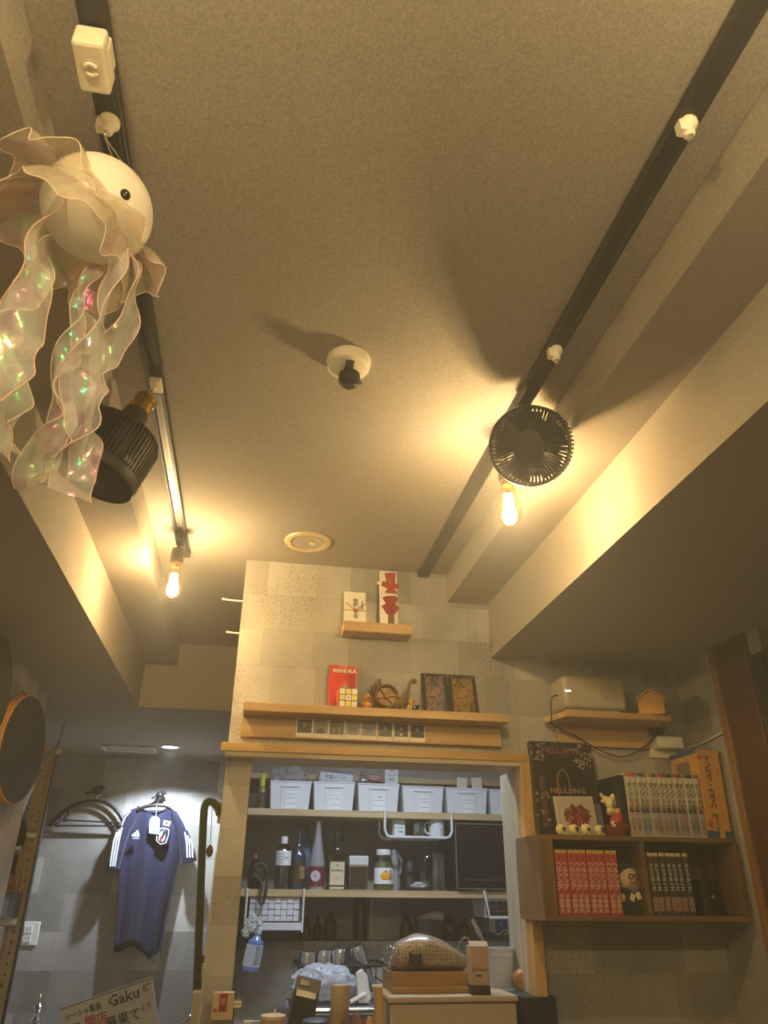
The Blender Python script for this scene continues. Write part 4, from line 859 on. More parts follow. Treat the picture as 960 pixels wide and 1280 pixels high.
obj('white_cable', MB((a.x, 2.485, b_.z)).tube(smoothline([Vector((b_.x, 2.47, b_.z+H*.6))]+e, 6), .0028, 6), WHT, t, smooth=True)
# ------------------------------------------------------------------ kitchen seen through the opening
PINE = wood('pine_shelf', (206, 180, 136), (178, 148, 104), 0, 9, .5)
Z1, Z2, YS = 1.795, 1.453, 3.8
for nm, z, th, lb, y0 in (('kitchen_shelf', Z1, .030, 'pine kitchen shelf carrying the row of white boxes', YS), ('kitchen_shelf', Z2, .030, 'pine kitchen shelf carrying bottles and the microwave oven', YS), ('kitchen_shelf', 1.985, .028, 'pine kitchen shelf above the white boxes, mostly hidden', 4.03)):
    tag(obj(nm, MB((0, y0, z-th)).box(0, 1.6, y0, 4.2, z-th, z), PINE, bevel=.0015), lb, 'shelf')
BW = M('box_white', (226, 226, 228), .45, var=.04); LBL = M('label_white', (240, 240, 240), .6, var=.02); GREYI = M('ink_grey', (92, 92, 98), .6, var=.02)
words = ['ストロー', 'カトラリー', '文具', 'フィルター', 'フレーバー', '紙コップ']
lbs = ['with a crumpled clear bag on top', 'with a blue wipes pack on top', 'with a small carton on top', 'beside the box under the small carton', 'with folded papers inside', 'half hidden by the opening\'s upright']
for i, (x0, x1, yt) in enumerate(((336, 388, 973), (391, 443, 974), (447, 499, 976), (503, 555, 979), (558, 610, 981), (613, 664, 983))):
    Y = 3.83; a, b_ = PY(x0, 1009, Y), PY(x1, 1009, Y); W = b_.x-a.x; H = PY(x0, yt, Y).z-PY(x0, 1009+i*1.2, Y).z; o = Vector((a.x, Y, Z1))
    t = thing('storage_box', 'white plastic storage box marked '+['one', 'two', 'three', 'four', 'five', 'six'][i]*0+lbs[i], 'storage box', o, group='white storage boxes on the top kitchen shelf')
    e = W*.045; m = MB()
    m.hexa([(e, .012, 0), (W-e, .012, 0), (W-e, .27, 0), (e, .27, 0)], [(0, 0, H), (W, 0, H), (W, .28, H), (0, .28, H)]); f = m.f.pop(1); obj('body', m, BW, t)
    obj('rim', MB().box(-.003, W+.003, -.004, .004, H-.006, H).box(-.003, .003, 0, .28, H-.006, H).box(W-.003, W+.003, 0, .28, H-.006, H), BW, t, bevel=.001)
    q = .0035; lean = lambda z: .012*(1-z/H)
    pl = MB().prism([(W*.27, lean(.003)-q, .003), (W*.72, lean(.003)-q, .003), (W*.72, lean(H*.76)-q, H*.76), (W*.27, lean(H*.76)-q, H*.76)], (0, q, 0)); obj('label_pocket', pl, BW, t, bevel=.0008)
    obj('grip_lip', MB().prism([(W*.27, lean(H*.80)-.008, H*.79), (W*.72, lean(H*.80)-.008, H*.79), (W*.72, lean(H*.82)-.008, H*.825), (W*.27, lean(H*.82)-.008, H*.825)], (0, .008, 0)), BW, t, bevel=.0008)
    lp = MB().prism([(W*.38, lean(.01)-q-.0008, .006), (W*.66, lean(.01)-q-.0008, .006), (W*.66, lean(H*.62)-q-.0008, H*.64), (W*.38, lean(H*.62)-q-.0008, H*.64)], (0, .0008, 0)); obj('label_card', lp, LBL, t)
    al = -math.atan2(.012, H); text(words[i], .012, GREYI, t, (W*.52, lean(H*.5)-q-.0012, H*.52), rot=(PI/2-al, 0, 0))
    for v in (.40, .20): obj('ruled_line', MB().box(W*.40, W*.64, lean(H*v)-q-.0012, lean(H*v)-q-.0006, H*v, H*v+.0015), GREYI, t)
def crumple(c, rx, ry, rz, seed, amp=.25, fr=3.0):
    m = MB(c); m.ball(c, rx, ry, rz, 40, 26, fn=lambda p: 1+amp*(noise.noise(p*fr+Vector((seed, seed*1.7, 0)))+.5*abs(noise.noise(p*fr*2.3+Vector((seed*3, 0, seed)))))); return m
BAG = clear('bag_film', (225, 225, 228), .30, .25, veil=.30, veilcol=(215, 215, 218))
c = PY(362, 976, 3.93); c.z += .012; tag(obj('plastic_bag', crumple(c, .085, .06, .048, 1.3, .4), BAG, smooth=True), 'crumpled clear plastic bag in the box at the shelf end', 'plastic bag')
c = PY(420, 972, 3.95); t = thing('wipes_pack', 'white and blue wipes pack lying in a storage box', 'wipes pack', (c.x-.09, 3.93, c.z-.024)); t.rotation_euler = (0, .06, 0)
obj('pack', MB().box(0, .18, 0, .09, 0, .052), M('pack_white', (206, 208, 214), .35), t, bevel=.012, seg=2); obj('lid', MB().box(.03, .175, .01, .08, .050, .058), M('pack_blue', (70, 84, 140), .4), t, bevel=.003); text('除菌シート', .022, M('ink_navy', (50, 56, 96), .6, var=.02), t, (.085, -.0008, .026))
c = PY(454, 972, 3.93); t = thing('glass_jar', 'small clear jar standing in a storage box', 'jar', (c.x, 3.93, c.z-.05))
m = MB(); m.lathe(0, 0, [(.020, 0), (.024, .02), (.022, .055), (.015, .066), (.018, .070), (.017, .085), (0, .087)], 18); obj('glass', m, clear('clear_glass', (235, 240, 245), .22, .04), t, smooth=.6)
c = PY(468, 974, 3.95); tag(obj('pink_sponge', crumple(c, .035, .03, .018, 2.2, .2), M('sponge_pink', (196, 140, 140), .8), smooth=True), 'small pink sponge in a storage box', 'sponge')
c = PY(489, 975, 3.93); t = thing('small_carton', 'white printed carton standing in a storage box', 'carton', (c.x-.034, 3.92, c.z-.03)); obj('carton', MB().box(0, .068, 0, .03, 0, .092), M('carton_white', (214, 214, 212), .6), t, bevel=.001)
for k, wd in enumerate(('抹茶', 'TEA 20P', '緑茶')): text(wd, .014, GREYI, t, (.034, -.0006, .074-k*.022))
for px, rot in ((577, .1), (597, -.05)):
    c = PY(px, 978, 3.95); t = obj('folded_paper', MB((c.x, 3.95, c.z-.05)).box(c.x-.028, c.x+.026, 3.95, 3.955, c.z-.05, c.z+.025), PAPER); t.rotation_euler = (-.1, rot, 0); tag(t, 'cream paper sheet standing in a storage box, '+('leaning away' if rot > 0 else 'leaning towards its neighbour'), 'paper')
def lathe_px(name, label, cat, px, Y, prof, mat, zb, part='glass', n=22, smooth=.6, group=None):
    s = mpp(px, prof[0][1], Y); z0 = PY(px, prof[0][1], Y).z; c = PY(px, prof[0][1], Y)
    t = thing(name, label, cat, (c.x, Y, zb), group=group); pr = [(hw*s, PY(px, py, Y).z-z0) for hw, py in prof]
    m = MB(); m.lathe(0, 0, [(0, .001)]+pr+[(0, pr[-1][1])], n, cap=False); obj(part, m, mat, t, smooth=smooth)
    return t, s, (lambda py: PY(px, py, Y).z-z0)
def band(t, name, r, z0, z1, mat, a=1.1, n=20):
    m = MB(); m.lathe(0, 0, [(r, z0), (r, z1)], n, -PI/2-a, -PI/2+a, cap=False); return obj(name, m, mat, t, smooth=True)
DG = M('dark_glass', (22, 18, 16), .08, coat=.5); 
t, s, z = lathe_px('spray_bottle', 'slim bottle with yellow green top at the end of the box row', 'bottle', 326, 3.86, [(5, 1009), (5.4, 1000), (5, 984), (3, 978)], M('bottle_olive', (120, 112, 48), .3), Z1); m = MB(); m.lathe(0, 0, [(3.6*s, z(982)), (3.4*s, z(966)), (2*s, z(964))], 16); obj('cap', m, M('cap_yellow', (196, 190, 60), .4), t, smooth=.6); band(t, 'label', 5.5*s, z(1006), z(988), M('label_dark', (70, 56, 44), .5))
t, s, z = lathe_px('dark_bottle', 'short dark bottle with steel cap at the shelf end', 'bottle', 317, 3.95, [(8, 1108), (8.5, 1085), (7, 1076), (3, 1070)], DG, Z2); m = MB(); m.lathe(0, 0, [(3*s, z(1072)), (3.2*s, z(1065)), (0, z(1064))], 14); obj('cap', m, STEEL, t, smooth=.6)
t, s, z = lathe_px('drink_bottle', 'plastic drink bottle with white cap and label above dark liquid', 'bottle', 352, 3.86, [(9, 1108), (9.8, 1100), (9.5, 1062), (7, 1055), (3.8, 1051), (3.8, 1047)], clear('pet_plastic', (150, 140, 135), .25, .06), Z2); m = MB(); m.lathe(0, 0, [(4.4*s, z(1051)), (4.4*s, z(1043)), (4*s, z(1042)), (0, z(1042))], 18); obj('cap', m, WHT, t, smooth=.6)
m = MB(); m.lathe(0, 0, [(0, .003), (8.6*s, .003), (9*s, z(1080)), (0, z(1080))], 18); obj('liquid', m, M('cola', (30, 18, 14), .1), t, smooth=.6); band(t, 'label', 9.9*s, z(1078), z(1060), M('label_white'), 1.4)
for k in range(4): text('原材料名表示', .0055, GREYI, t, (-.012, -10.1*s, z(1064+k*3.6)))
text('成分', .010, GREYI, t, (.016, -9.7*s, z(1069)), rot=(PI/2, 0, .45))
t, s, z = lathe_px('plum_wine_bottle', 'dark blue bottle with brown label and gold writing', 'bottle', 371, 3.90, [(9.5, 1108), (10, 1104), (10, 1072), (8.5, 1063), (4, 1054), (2.6, 1046), (2.6, 1028)], M('blue_glass', (44, 62, 84), .08, coat=.5), Z2); band(t, 'label', 10.2*s, z(1100), z(1073), M('label_brown', (66, 50, 38), .5), 1.2); m = MB(); m.lathe(0, 0, [(3*s, z(1034)), (3*s, z(1026)), (0, z(1026))], 12); obj('cap', m, M('cap_navy', (40, 50, 70), .4), t); vtext('梅酒', .030, M('ink_gold', (196, 164, 96), .5), t, (.018, -10.3*s*.88, z(1087)), ls=.9, rot=(PI/2, 0, .4))
t, s, z = lathe_px('slim_bottle', 'tall slim pale blue bottle behind the plum wine', 'bottle', 380, 4.02, [(6.5, 1108), (6.8, 1100), (6.6, 1048), (3, 1040), (2.4, 1030)], M('pale_blue_glass', (96, 122, 142), .15), Z2); band(t, 'label', 7*s, z(1080), z(1046), M('label_blue', (120, 146, 170), .5))
t, s, z = lathe_px('frosted_bottle', 'tall frosted bottle with red label and round white crest', 'bottle', 395, 3.87, [(9.8, 1108), (10, 1104), (10, 1078), (9, 1068), (6.5, 1055), (4.4, 1040), (3.6, 1030)], M('frosted_glass', (150, 146, 152), .35, coat=.3), Z2); m = MB(); m.lathe(0, 0, [(4.2*s, z(1031)), (4.2*s, z(1023)), (0, z(1022.5))], 14); obj('cap', m, STEEL, t, smooth=.6); band(t, 'label', 10.2*s, z(1104), z(1079), M('label_red', (110, 42, 52), .5), 1.35)
m = MB(); m.lathe(0, 0, [(0, .0006), (6.2*s, .0006)], 20, cap=False); m.xf(0, Matrix.Translation((-.008, -10.5*s, z(1091))) @ Matrix.Rotation(-.2, 4, 'Z') @ Matrix.Rotation(PI/2, 4, 'X')); obj('crest', m, M('crest_pale', (206, 190, 192), .5, var=.2, scale=90), t); text('酒', .014, M('label_red'), t, (-.008, -10.7*s, z(1091)))
c = PY(420, 1107, 3.88); s = mpp(420, 1100, 3.88); t = thing('whisky_bottle', 'square shouldered whisky bottle with cream label', 'bottle', (c.x, 3.88, Z2)); z = lambda py: PY(420, py, 3.88).z-c.z
obj('glass', MB().box(-12*s, 12*s, -.028, .028, .001, z(1062)), M('whisky_brown', (58, 32, 20), .06, coat=.6), t, bevel=.010, seg=3); m = MB(); m.lathe(0, 0, [(9*s, z(1064)), (5*s, z(1058)), (4*s, z(1052)), (4*s, z(1046))], 18); obj('neck', m, M('whisky_brown'), t, smooth=.6); m = MB(); m.lathe(0, 0, [(4.6*s, z(1052)), (5*s, z(1040)), (4.2*s, z(1034)), (0, z(1033.5))], 16); obj('wax_cap', m, M('wax_black', (34, 30, 28), .3), t, smooth=.6)
obj('label', MB().box(-9*s, 9*s, -.0292, -.0278, z(1101), z(1072)), M('label_cream', (214, 200, 168), .6), t); text('BOURBON', .0115, INK, t, (0, -.0298, z(1083)), bold=.0003); text('1870', .007, INK, t, (0, -.0298, z(1092))); text('●', .010, M('ink_brown', (120, 80, 50), .6), t, (0, -.0298, z(1076.5)))
obj('label_foot', MB().box(-9*s, 9*s, -.0290, -.0278, z(1106), z(1103)), M('label_cream'), t)
t, s, z = lathe_px('tall_dark_bottle', 'dark bottle with grey neck label standing behind the whisky', 'bottle', 424, 4.02, [(9, 1108), (9, 1070), (4.5, 1060), (4, 1034)], DG, Z2); band(t, 'neck_label', 5.2*s, z(1060), z(1048), M('label_grey', (110, 112, 122), .5))
# bean canister
a, b_ = PY(436, 1108, 3.86), PY(460, 1108, 3.86); W = b_.x-a.x; zz = lambda py: PY(448, py, 3.86).z-PY(448, 1109, 3.86).z; t = thing('coffee_canister', 'square clear canister of brown coffee beans with white lid', 'canister', (a.x, 3.86, Z2))
obj('glass', MB().box(0, W, 0, W, 0, zz(1077)), clear('clear_glass'), t, bevel=.006, seg=2); obj('lid', MB().box(-.001, W+.001, -.001, W+.001, zz(1078), zz(1066)), M('lid_white', (222, 220, 214), .4), t, bevel=.005, seg=2); obj('seal', MB().box(.001, W-.001, .001, W-.001, zz(1080), zz(1077.5)), M('seal_tan', (190, 160, 130), .5), t)
m = MB(); rnd = random.Random(9)
for k in range(420):
    u, v = rnd.random(), rnd.random(); fc = rnd.random() < .7; x, y = (W*(.06+.88*u), .004+.004*rnd.random()) if fc else (.004, W*(.05+.9*u)); an = rnd.uniform(0, 3)
    mk = m.mark(); m.ball((0, 0, 0), .0052, .0034, .0032, 6, 4); m.xf(mk, Matrix.Translation((x, y, .005+(zz(1087)-.006)*v)) @ Matrix.Rotation(an, 4, 'Y'))
bo = obj('beans', m, M('bean_brown', (92, 58, 44), .45, var=.3, scale=200), t, smooth=True); bo['kind'] = 'stuff'; obj('bean_core', MB().box(.006, W-.006, .007, W-.006, .003, zz(1087)), M('bean_dark', (50, 32, 26), .6), t)
# yuzu jar
t, s, z = lathe_px('citrus_jar', 'glass jar of citrus preserve with orange fruit label and white lid', 'jar', 479, 3.86, [(11, 1110), (12, 1107), (12.3, 1082), (11, 1073), (9, 1068), (8.6, 1065)], clear('jar_glass', (215, 222, 205), .18, .05), Z2); m = MB(); m.lathe(0, 0, [(9*s, z(1066)), (9*s, z(1060)), (8.4*s, z(1059)), (0, z(1059))], 22); obj('lid', m, WHT, t, smooth=.6)
m = MB(); m.lathe(0, 0, [(0, .003), (11.2*s, .003), (11.4*s, z(1082)), (9.5*s, z(1074)), (0, z(1074))], 20); obj('preserve', m, M('preserve_olive', (140, 132, 70), .3), t, smooth=.6); band(t, 'label', 12.5*s, z(1102), z(1082), M('label_white'), 1.3); m = MB(); m.ball((.002, -12.4*s, z(1092)), 6*s, .002, 5*s, 16, 10); obj('fruit_print', m, M('fruit_orange', (240, 172, 30), .5), t, smooth=True); vtext('ゆず茶', .018, INK, t, (.028, -12.2*s, z(1091)), ls=.85, rot=(PI/2, 0, .5)); obj('leaf_print', MB().ball((.004, -12.6*s, z(1086.5)), .006, .001, .004, 8, 6), M('leaf_green', (70, 120, 50), .5), t)
# things in the shade of the shelf
t, s, z = lathe_px('silver_pouch', 'pale silver pouch standing behind the citrus jar', 'pouch', 493, 3.97, [(7, 1110), (7.5, 1100), (6, 1080), (6.5, 1066), (5, 1059)], M('foil_silver', (196, 196, 204), .3, .5), Z2, 'foil'); m = MB(); m.tube([(.012, -.03, z(1066)), (.03, -.03, z(1072)), (.022, -.03, z(1090))], .006, 6); obj('fold', m, M('foil_silver'), t, smooth=True)
t, s, z = lathe_px('glass_pitcher', 'smoky glass pitcher beside the microwave oven', 'pitcher', 549, 3.88, [(13, 1108), (14, 1090), (12.5, 1075), (13, 1064), (14, 1061)], clear('smoked_pitcher', (120, 112, 108), .3, .08), Z2); m = MB(); m.lathe(0, 0, [(0, .003), (12*s, .003), (12.6*s, z(1090)), (0, z(1090))], 20); obj('tea', m, M('tea_dark', (54, 44, 38), .2), t, smooth=.6); obj('handle', MB().tube(smoothline([(-.045, 0, z(1064)), (-.068, 0, z(1070)), (-.068, 0, z(1092)), (-.048, 0, z(1098))], 5), .005, 8), clear('smoked_pitcher'), t, smooth=True); m = MB(); m.lathe(0, 0, [(13*s, z(1064)), (12*s, z(1061)), (4*s, z(1058)), (0, z(1058))], 20); obj('lid', m, clear('clear_glass'), t, smooth=.6)
t, s, z = lathe_px('dark_tin', 'tall dark grey tin in the shade behind the citrus jar', 'tin', 512, 4.02, [(9, 1109), (9, 1068), (8, 1066)], M('tin_grey', (74, 72, 76), .4, .3), Z2, 'tin'); m = MB(); m.lathe(0, 0, [(9.3*s, z(1072)), (9.3*s, z(1066)), (0, z(1065.5))], 20); obj('lid', m, M('tin_lid', (60, 58, 60), .4, .3), t, smooth=.6)
c = PY(522, 1100, 3.92); t = thing('small_tray', 'low dark tray with a crumpled white wrapper', 'tray', (c.x, 3.92, Z2)); obj('tray', MB().box(-.07, .05, -.05, .05, 0, .012), M('tray_black', (44, 42, 42), .3), t, bevel=.004); m = crumple(Vector((.01, 0, .022)), .04, .03, .016, 4.1, .3); m.v = [v+Vector((.01, 0, .022)) for v in m.v]; obj('wrapper', m, M('wrap_pale', (196, 194, 192), .4), t, smooth=True)
for px in (528, 531):
    c = PY(px, 1107, 3.9); t = obj('steel_tongs', MB((c.x, 3.9, Z2)).tube([(c.x, 3.9, Z2), (c.x-.004, 3.9, Z2+.08)], .003, 6), STEEL); tag(t, 'thin steel utensil standing by the pitcher, '+('next to the low tray' if px == 528 else 'next to the pitcher handle'), 'utensil', 'steel utensils by the pitcher')
# microwave
a = PY(568, 1104, 3.78); T = PY(568, 1028, 3.78); W, H = .48, T.z-Z2-.002; t = thing('microwave_oven', 'black microwave oven with thin silver edge on the bottle shelf', 'microwave', (a.x+.012, 3.785, Z2))
obj('body', MB().box(0, W-.12, .02, .36, .008, H), M('oven_black', (30, 29, 30), .4), t, bevel=.004); obj('door', MB().box(.004, W-.12, 0, .02, .012, H-.004), M('oven_glass', (16, 15, 16), .12), t, bevel=.002)
for b4 in ((0, .005, .008, H), (.0, W-.12, H-.005, H), (0, W-.12, .008, .013)): obj('edge_strip', MB().box(b4[0], b4[1], -.003, .0, b4[2], b4[3]), STEEL, t)
for x in (.03, .32): obj('foot', MB().box(x, x+.03, .04, .07, 0, .01), BLKM, t)
obj('handle', MB().box(.05, W-.17, -.006, .0, .045, .052), M('oven_trim', (60, 60, 62), .25), t); text('900W', .010, M('ink_dim', (90, 90, 94), .5, var=.02), t, (.19, -.0012, .062))
c = PY(600, 1113, 3.81); tag(obj('white_cloth', crumple(Vector((c.x, 3.815, Z2+.004)), .035, .012, .007, 5, .4), M('cloth_white', (200, 198, 194), .9), smooth=True), 'small crumpled white cloth under the microwave oven edge', 'cloth')
# hanging cup rack
a, b_, c2, d2 = PY(481, 1014, YS-.005), PY(486, 1046, YS-.005), PY(556, 1047, YS-.005), PY(564, 1016, YS-.005); zb = b_.z
t = thing('hanging_rack', 'white hanging rack hooked under the box shelf, holding cups', 'hanging rack', (a.x, YS, zb)); o = Vector((a.x, YS, zb))
RK = M('rack_white', (226, 226, 226), .35)
for dy in (0, .16):
    m = MB(o); m.tube([(a.x, YS-.01+dy, Z1-.002 if dy == 0 else Z1-.030), (a.x, YS-.01+dy, zb+.03), (a.x+.012, YS-.01+dy, zb+.006), (a.x+.03, YS-.01+dy, zb), (d2.x-.03, YS-.01+dy, zb), (d2.x-.012, YS-.01+dy, zb+.006), (d2.x, YS-.01+dy, zb+.03), (d2.x, YS-.01+dy, Z1-.002 if dy == 0 else Z1-.030)], .0065, 8); obj('frame', m, RK, t, smooth=True)
for k in range(9):
    x = a.x+.03+k*(d2.x-a.x-.06)/8; m = MB(o); m.tube([(x, YS-.01, zb), (x, YS+.15, zb)], .003, 6); obj('wire', m, RK, t)
for x in (a.x, d2.x): obj('hook', MB(o).box(x-.006, x+.006, YS-.014, YS+.03, Z1, Z1+.004), RK, t)
ZR = zb+.004
c = PY(547, 1045, 3.84); t = thing('mug', 'white mug on the hanging rack', 'mug', (c.x, 3.86, ZR)); m = MB(); m.lathe(0, 0, [(.034, 0), (.038, .004), (.0385, .082), (.0365, .082), (.035, .008), (0, .007)], 26, cap=False); m.lathe(0, 0, [(0, 0), (.034, 0)], 26, cap=False); obj('cup', m, M('ceramic_white', (228, 228, 228), .25), t, smooth=.6); obj('handle', MB().tube(smoothline([(-.036, 0, .066), (-.056, 0, .064), (-.060, 0, .04), (-.050, 0, .02), (-.036, 0, .018)], 5), .005, 8), M('ceramic_white'), t, smooth=True); text('cafe', .010, GREYI, t, (.016, -.0385*.93, .034), rot=(PI/2, 0, .4))
c = PY(500, 1045, 3.84); t = thing('paper_pack', 'white paper pack with dark printing on the hanging rack', 'packet', (c.x-.028, 3.835, ZR)); t.rotation_euler = (0, 0, .12); obj('pack', MB().box(0, .055, 0, .045, 0, .078), LBL, t, bevel=.002)
for k, wd in enumerate(('コーヒー', 'フィルター', '100枚')): text(wd, .011, M('ink_navy'), t, (.0275, -.0008, .058-k*.018))
c = PY(491, 1045, 3.90); cb = crumple(Vector((c.x, 3.91, ZR+.036)), .021, .032, .030, 6.1, .3); cb.v = [Vector((v.x, v.y, max(v.z, -.0325))) for v in cb.v]; tag(obj('clear_bag', cb, BAG, smooth=True), 'crumpled see-through bag beside the paper pack on the hanging rack', 'plastic bag')
t, s, z = lathe_px('grey_tumbler', 'grey see-through tumbler beside the white mug', 'tumbler', 522, 3.87, [(8, 1046), (9, 1024), (8.6, 1023)], clear('grey_acrylic', (140, 140, 146), .3, .1), ZR)
# wicker basket on hooks under the bottle shelf (left)
X0, X1, zb = .03, .285, 1.295; o = Vector((X0, YS, zb)); t = thing('hanging_basket', 'white hanging basket woven of flat bands under the bottle shelf', 'basket', o); WK = M('band_white', (222, 222, 226), .5, var=.06)
bw_, bh_ = (X1-X0-.03)/8, .024
for j in range(4):
    for i in range(8):
        up = (i+j) % 2; x = X0+.015+i*bw_; zq = zb+.030+j*bh_; dy = 0 if up else .004
        obj('woven_band', MB(o).box(x+.0008, x+bw_-.0008, YS+.012+dy, YS+.017+dy, zq+.0008, zq+bh_-.0008), WK, t, bevel=.001)
obj('tray', MB(o).box(X0, X1, YS-.01, YS+.17, zb-.004, zb).box(X0, X1, YS-.012, YS-.008, zb-.004, zb+.026), WK, t, bevel=.001)
for x in (X0, X1):
    obj('side_rod', MB(o).tube([(x, YS-.01, zb-.012), (x, YS-.012, Z2+.004)], .0045, 8), RK, t); obj('side_rod', MB(o).tube([(x, YS+.16, zb), (x, YS+.16, Z2-.034)], .0035, 8), RK, t); obj('hook', MB(o).box(x-.006, x+.006, YS-.015, YS+.05, Z2, Z2+.004), RK, t)
# spray head pump and blue bottle hooked on the basket
c0, c1 = PY(325, 1152, 3.70), PY(312, 1216, 3.70); t = thing('sanitizer_bottle', 'blue pump sanitizer bottle hanging aslant from the white basket', 'bottle', c0); ax_ = (c0-c1).normalized(); t.rotation_mode = 'QUATERNION'; t.rotation_quaternion = Quat = ax_.to_track_quat('Z', 'Y') @ Matrix.Rotation(2.6, 3, 'Z').to_quaternion(); LL = (c0-c1).length
BLS = M('sanitizer_blue', (120, 148, 206), .25, coat=.3); hw = .030
obj('bottle', MB().box(-hw, hw, -hw*.8, hw*.8, -LL, -LL*.36), BLS, t, bevel=.008, seg=2); obj('label', MB().box(-hw-.0006, hw+.0006, -hw*.8-.0006, hw*.8+.0006, -LL*.88, -LL*.46), M('label_pale', (206, 212, 222), .5), t)
m = MB(); m.lathe(0, 0, [(hw*.8, -LL*.37), (hw*.55, -LL*.30), (.013, -LL*.27), (.013, -LL*.2)], 18); obj('shoulder', m, BLS, t, smooth=.6); m = MB(); m.lathe(0, 0, [(.016, -LL*.24), (.017, -LL*.14), (.010, -LL*.1), (.014, 0), (0, .004)], 18); obj('pump', m, M('pump_milky', (214, 218, 226), .35), t, smooth=.6); obj('nozzle', MB().tube([(0, 0, -.006), (.02, .01, -.004), (.035, .018, -.014)], .006, 8), M('pump_milky'), t, smooth=True)
for k in range(7):
    for fy, rz in ((hw*.8+.001, PI), ): text('手指消毒用アルコール', .0062, GREYI, t, (0, fy, -LL*(.50+.052*k)), rot=(PI/2, 0, rz))
# dark braided chain lock
t = thing('chain_loop', 'dark patterned key strap looped over the bottle shelf edge', 'strap', PY(330, 1108, 3.79)); o = t.location
pts = smoothline([PY(x, y, 3.785) for x, y in ((318, 1085), (326, 1079), (334, 1088), (333, 1108), (331, 1122), (327, 1131), (324, 1122), (327, 1108), (322, 1096), (316, 1098))], 5)
STR = M('strap_dark', (58, 54, 52), .6, var=.7, scale=160); obj('strap', MB(o).tube(pts, .0065, 7), STR, t, smooth=True)
obj('cord', MB(o).tube(smoothline([PY(x, y, 3.78) for x, y in ((328, 1130), (324, 1142), (318, 1150))], 5), .004, 6), M('cord_tan', (120, 104, 84), .7), t, smooth=True)
obj('coil', crumple(Vector((0, 0, 0)), .030, .012, .034, 8, .5, 5), STR, t, smooth=True).location = PY(325, 1090, 3.80)-o
t = thing('white_clip_bunch', 'tangle of white plastic clips at the basket corner', 'clips', PY(310, 1155, 3.77)); m = MB(); 
for k, (dx, dz) in enumerate(((0, 0), (.016, -.014), (-.006, -.03), (.018, .02))): obj('clip', crumple(Vector((0, 0, 0)), .016, .012, .018, k+.3, .6, 4), M('clip_white', (214, 212, 206), .4), t, smooth=True).location = (dx, 0, dz)
# wire basket under the shelf (right)
X0, X1, zb = 1.155, 1.42, 1.345; o = Vector((X0, YS, zb)); t = thing('wire_basket', 'white wire basket hanging under the bottle shelf beside the upright', 'basket', o)
m = MB(o); m.tube([(X0-.02, YS-.015, Z2+.004), (X0, YS-.015, zb), (X1, YS-.015, zb), (X1, YS-.015, Z2+.004)], .007, 8); obj('frame', m, RK, t, smooth=True)
for k in range(9):
    u = k/8; m = MB(o); m.tube([(X0-.012, YS+.03+.20*u, Z2-.035), (X0, YS+.03+.20*u, zb)], .0022, 5); obj('wire', m, RK, t)
for k in range(8):
    u = k/7; m = MB(o); m.tube([(X0+(X1-X0)*u, YS+.23, Z2-.035), (X0+(X1-X0)*u, YS+.23, zb), (X0+(X1-X0)*u, YS-.01, zb)], .0022, 5); obj('wire', m, RK, t)
for v in (.3, .6, .9): obj('wire', MB(o).tube([(X0-.014*v, YS+.03, zb+(Z2-.035-zb)*v), (X0-.014*v, YS+.23, zb+(Z2-.035-zb)*v), (X1, YS+.23, zb+(Z2-.035-zb)*v)], .0022, 5), RK, t)
obj('brace', MB(o).box(X0, X1, YS+.02, YS+.028, Z2-.04, Z2-.03), RK, t); obj('hook', MB(o).box(X0-.026, X0-.014, YS-.018, YS+.05, Z2, Z2+.004), RK, t)
# carton and grey bin below it, on the ledge
a = PY(612, 1150, 4.07); t = thing('printed_carton', 'white and blue printed carton below the wire basket', 'carton', (a.x, 4.075, 1.272)); obj('carton', MB().box(0, .26, 0, .11, 0, .065), M('carton_blue_white', (196, 196, 200), .5), t, bevel=.001); obj('blue_panel', MB().box(.03, .09, -.0008, .001, .001, .064), M('panel_blue', (86, 104, 156), .5), t); text('V', .03, INKW, t, (.06, -.0016, .038)); text('ニトリル手袋', .018, GREYI, t, (.165, -.0010, .045)); text('100枚入', .010, GREYI, t, (.16, -.0010, .018))
t = obj('grey_bin', MB((a.x-.005, 4.07, 1.235)).box(a.x+.03, a.x+.29, 4.072, 4.19, 1.235, 1.271), M('bin_grey', (92, 90, 90), .5), bevel=.003); tag(t, 'grey plastic bin under the printed carton', 'bin')
t = obj('white_twist', MB(PY(626, 1164, 4.05)).tube(smoothline([PY(x, y, 4.05) for x, y in ((618, 1166), (624, 1168), (630, 1163), (636, 1165), (630, 1169))], 5), .003, 6), WHT, smooth=True); tag(t, 'loose white twist of string hanging by the printed carton', 'string')
# dim things on the ledge against the wall
ZLg = 1.235
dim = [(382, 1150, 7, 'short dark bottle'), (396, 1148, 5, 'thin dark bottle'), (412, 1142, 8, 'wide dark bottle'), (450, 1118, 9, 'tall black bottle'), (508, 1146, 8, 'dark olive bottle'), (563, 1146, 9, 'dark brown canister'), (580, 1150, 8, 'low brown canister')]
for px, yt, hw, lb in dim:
    t, s, z = lathe_px('ledge_bottle', lb+' standing on the dim kitchen ledge', 'bottle', px, 4.12, [(hw, 1178), (hw, yt+16), (hw*.8, yt+10), (hw*.4, yt+5), (hw*.4, yt)], M('bottle_dark_%d' % (px % 5), [(74, 54, 38), (44, 40, 40), (86, 60, 40), (58, 50, 44), (78, 70, 46)][px % 5], .25), ZLg)  # each ledge bottle takes one even dark tone from a short list
    m = MB(); m.lathe(0, 0, [(hw*.46*s, z(yt+4)), (hw*.46*s, z(yt)-.002), (0, z(yt))], 12); obj('cap', m, BLKM, t, smooth=.6)
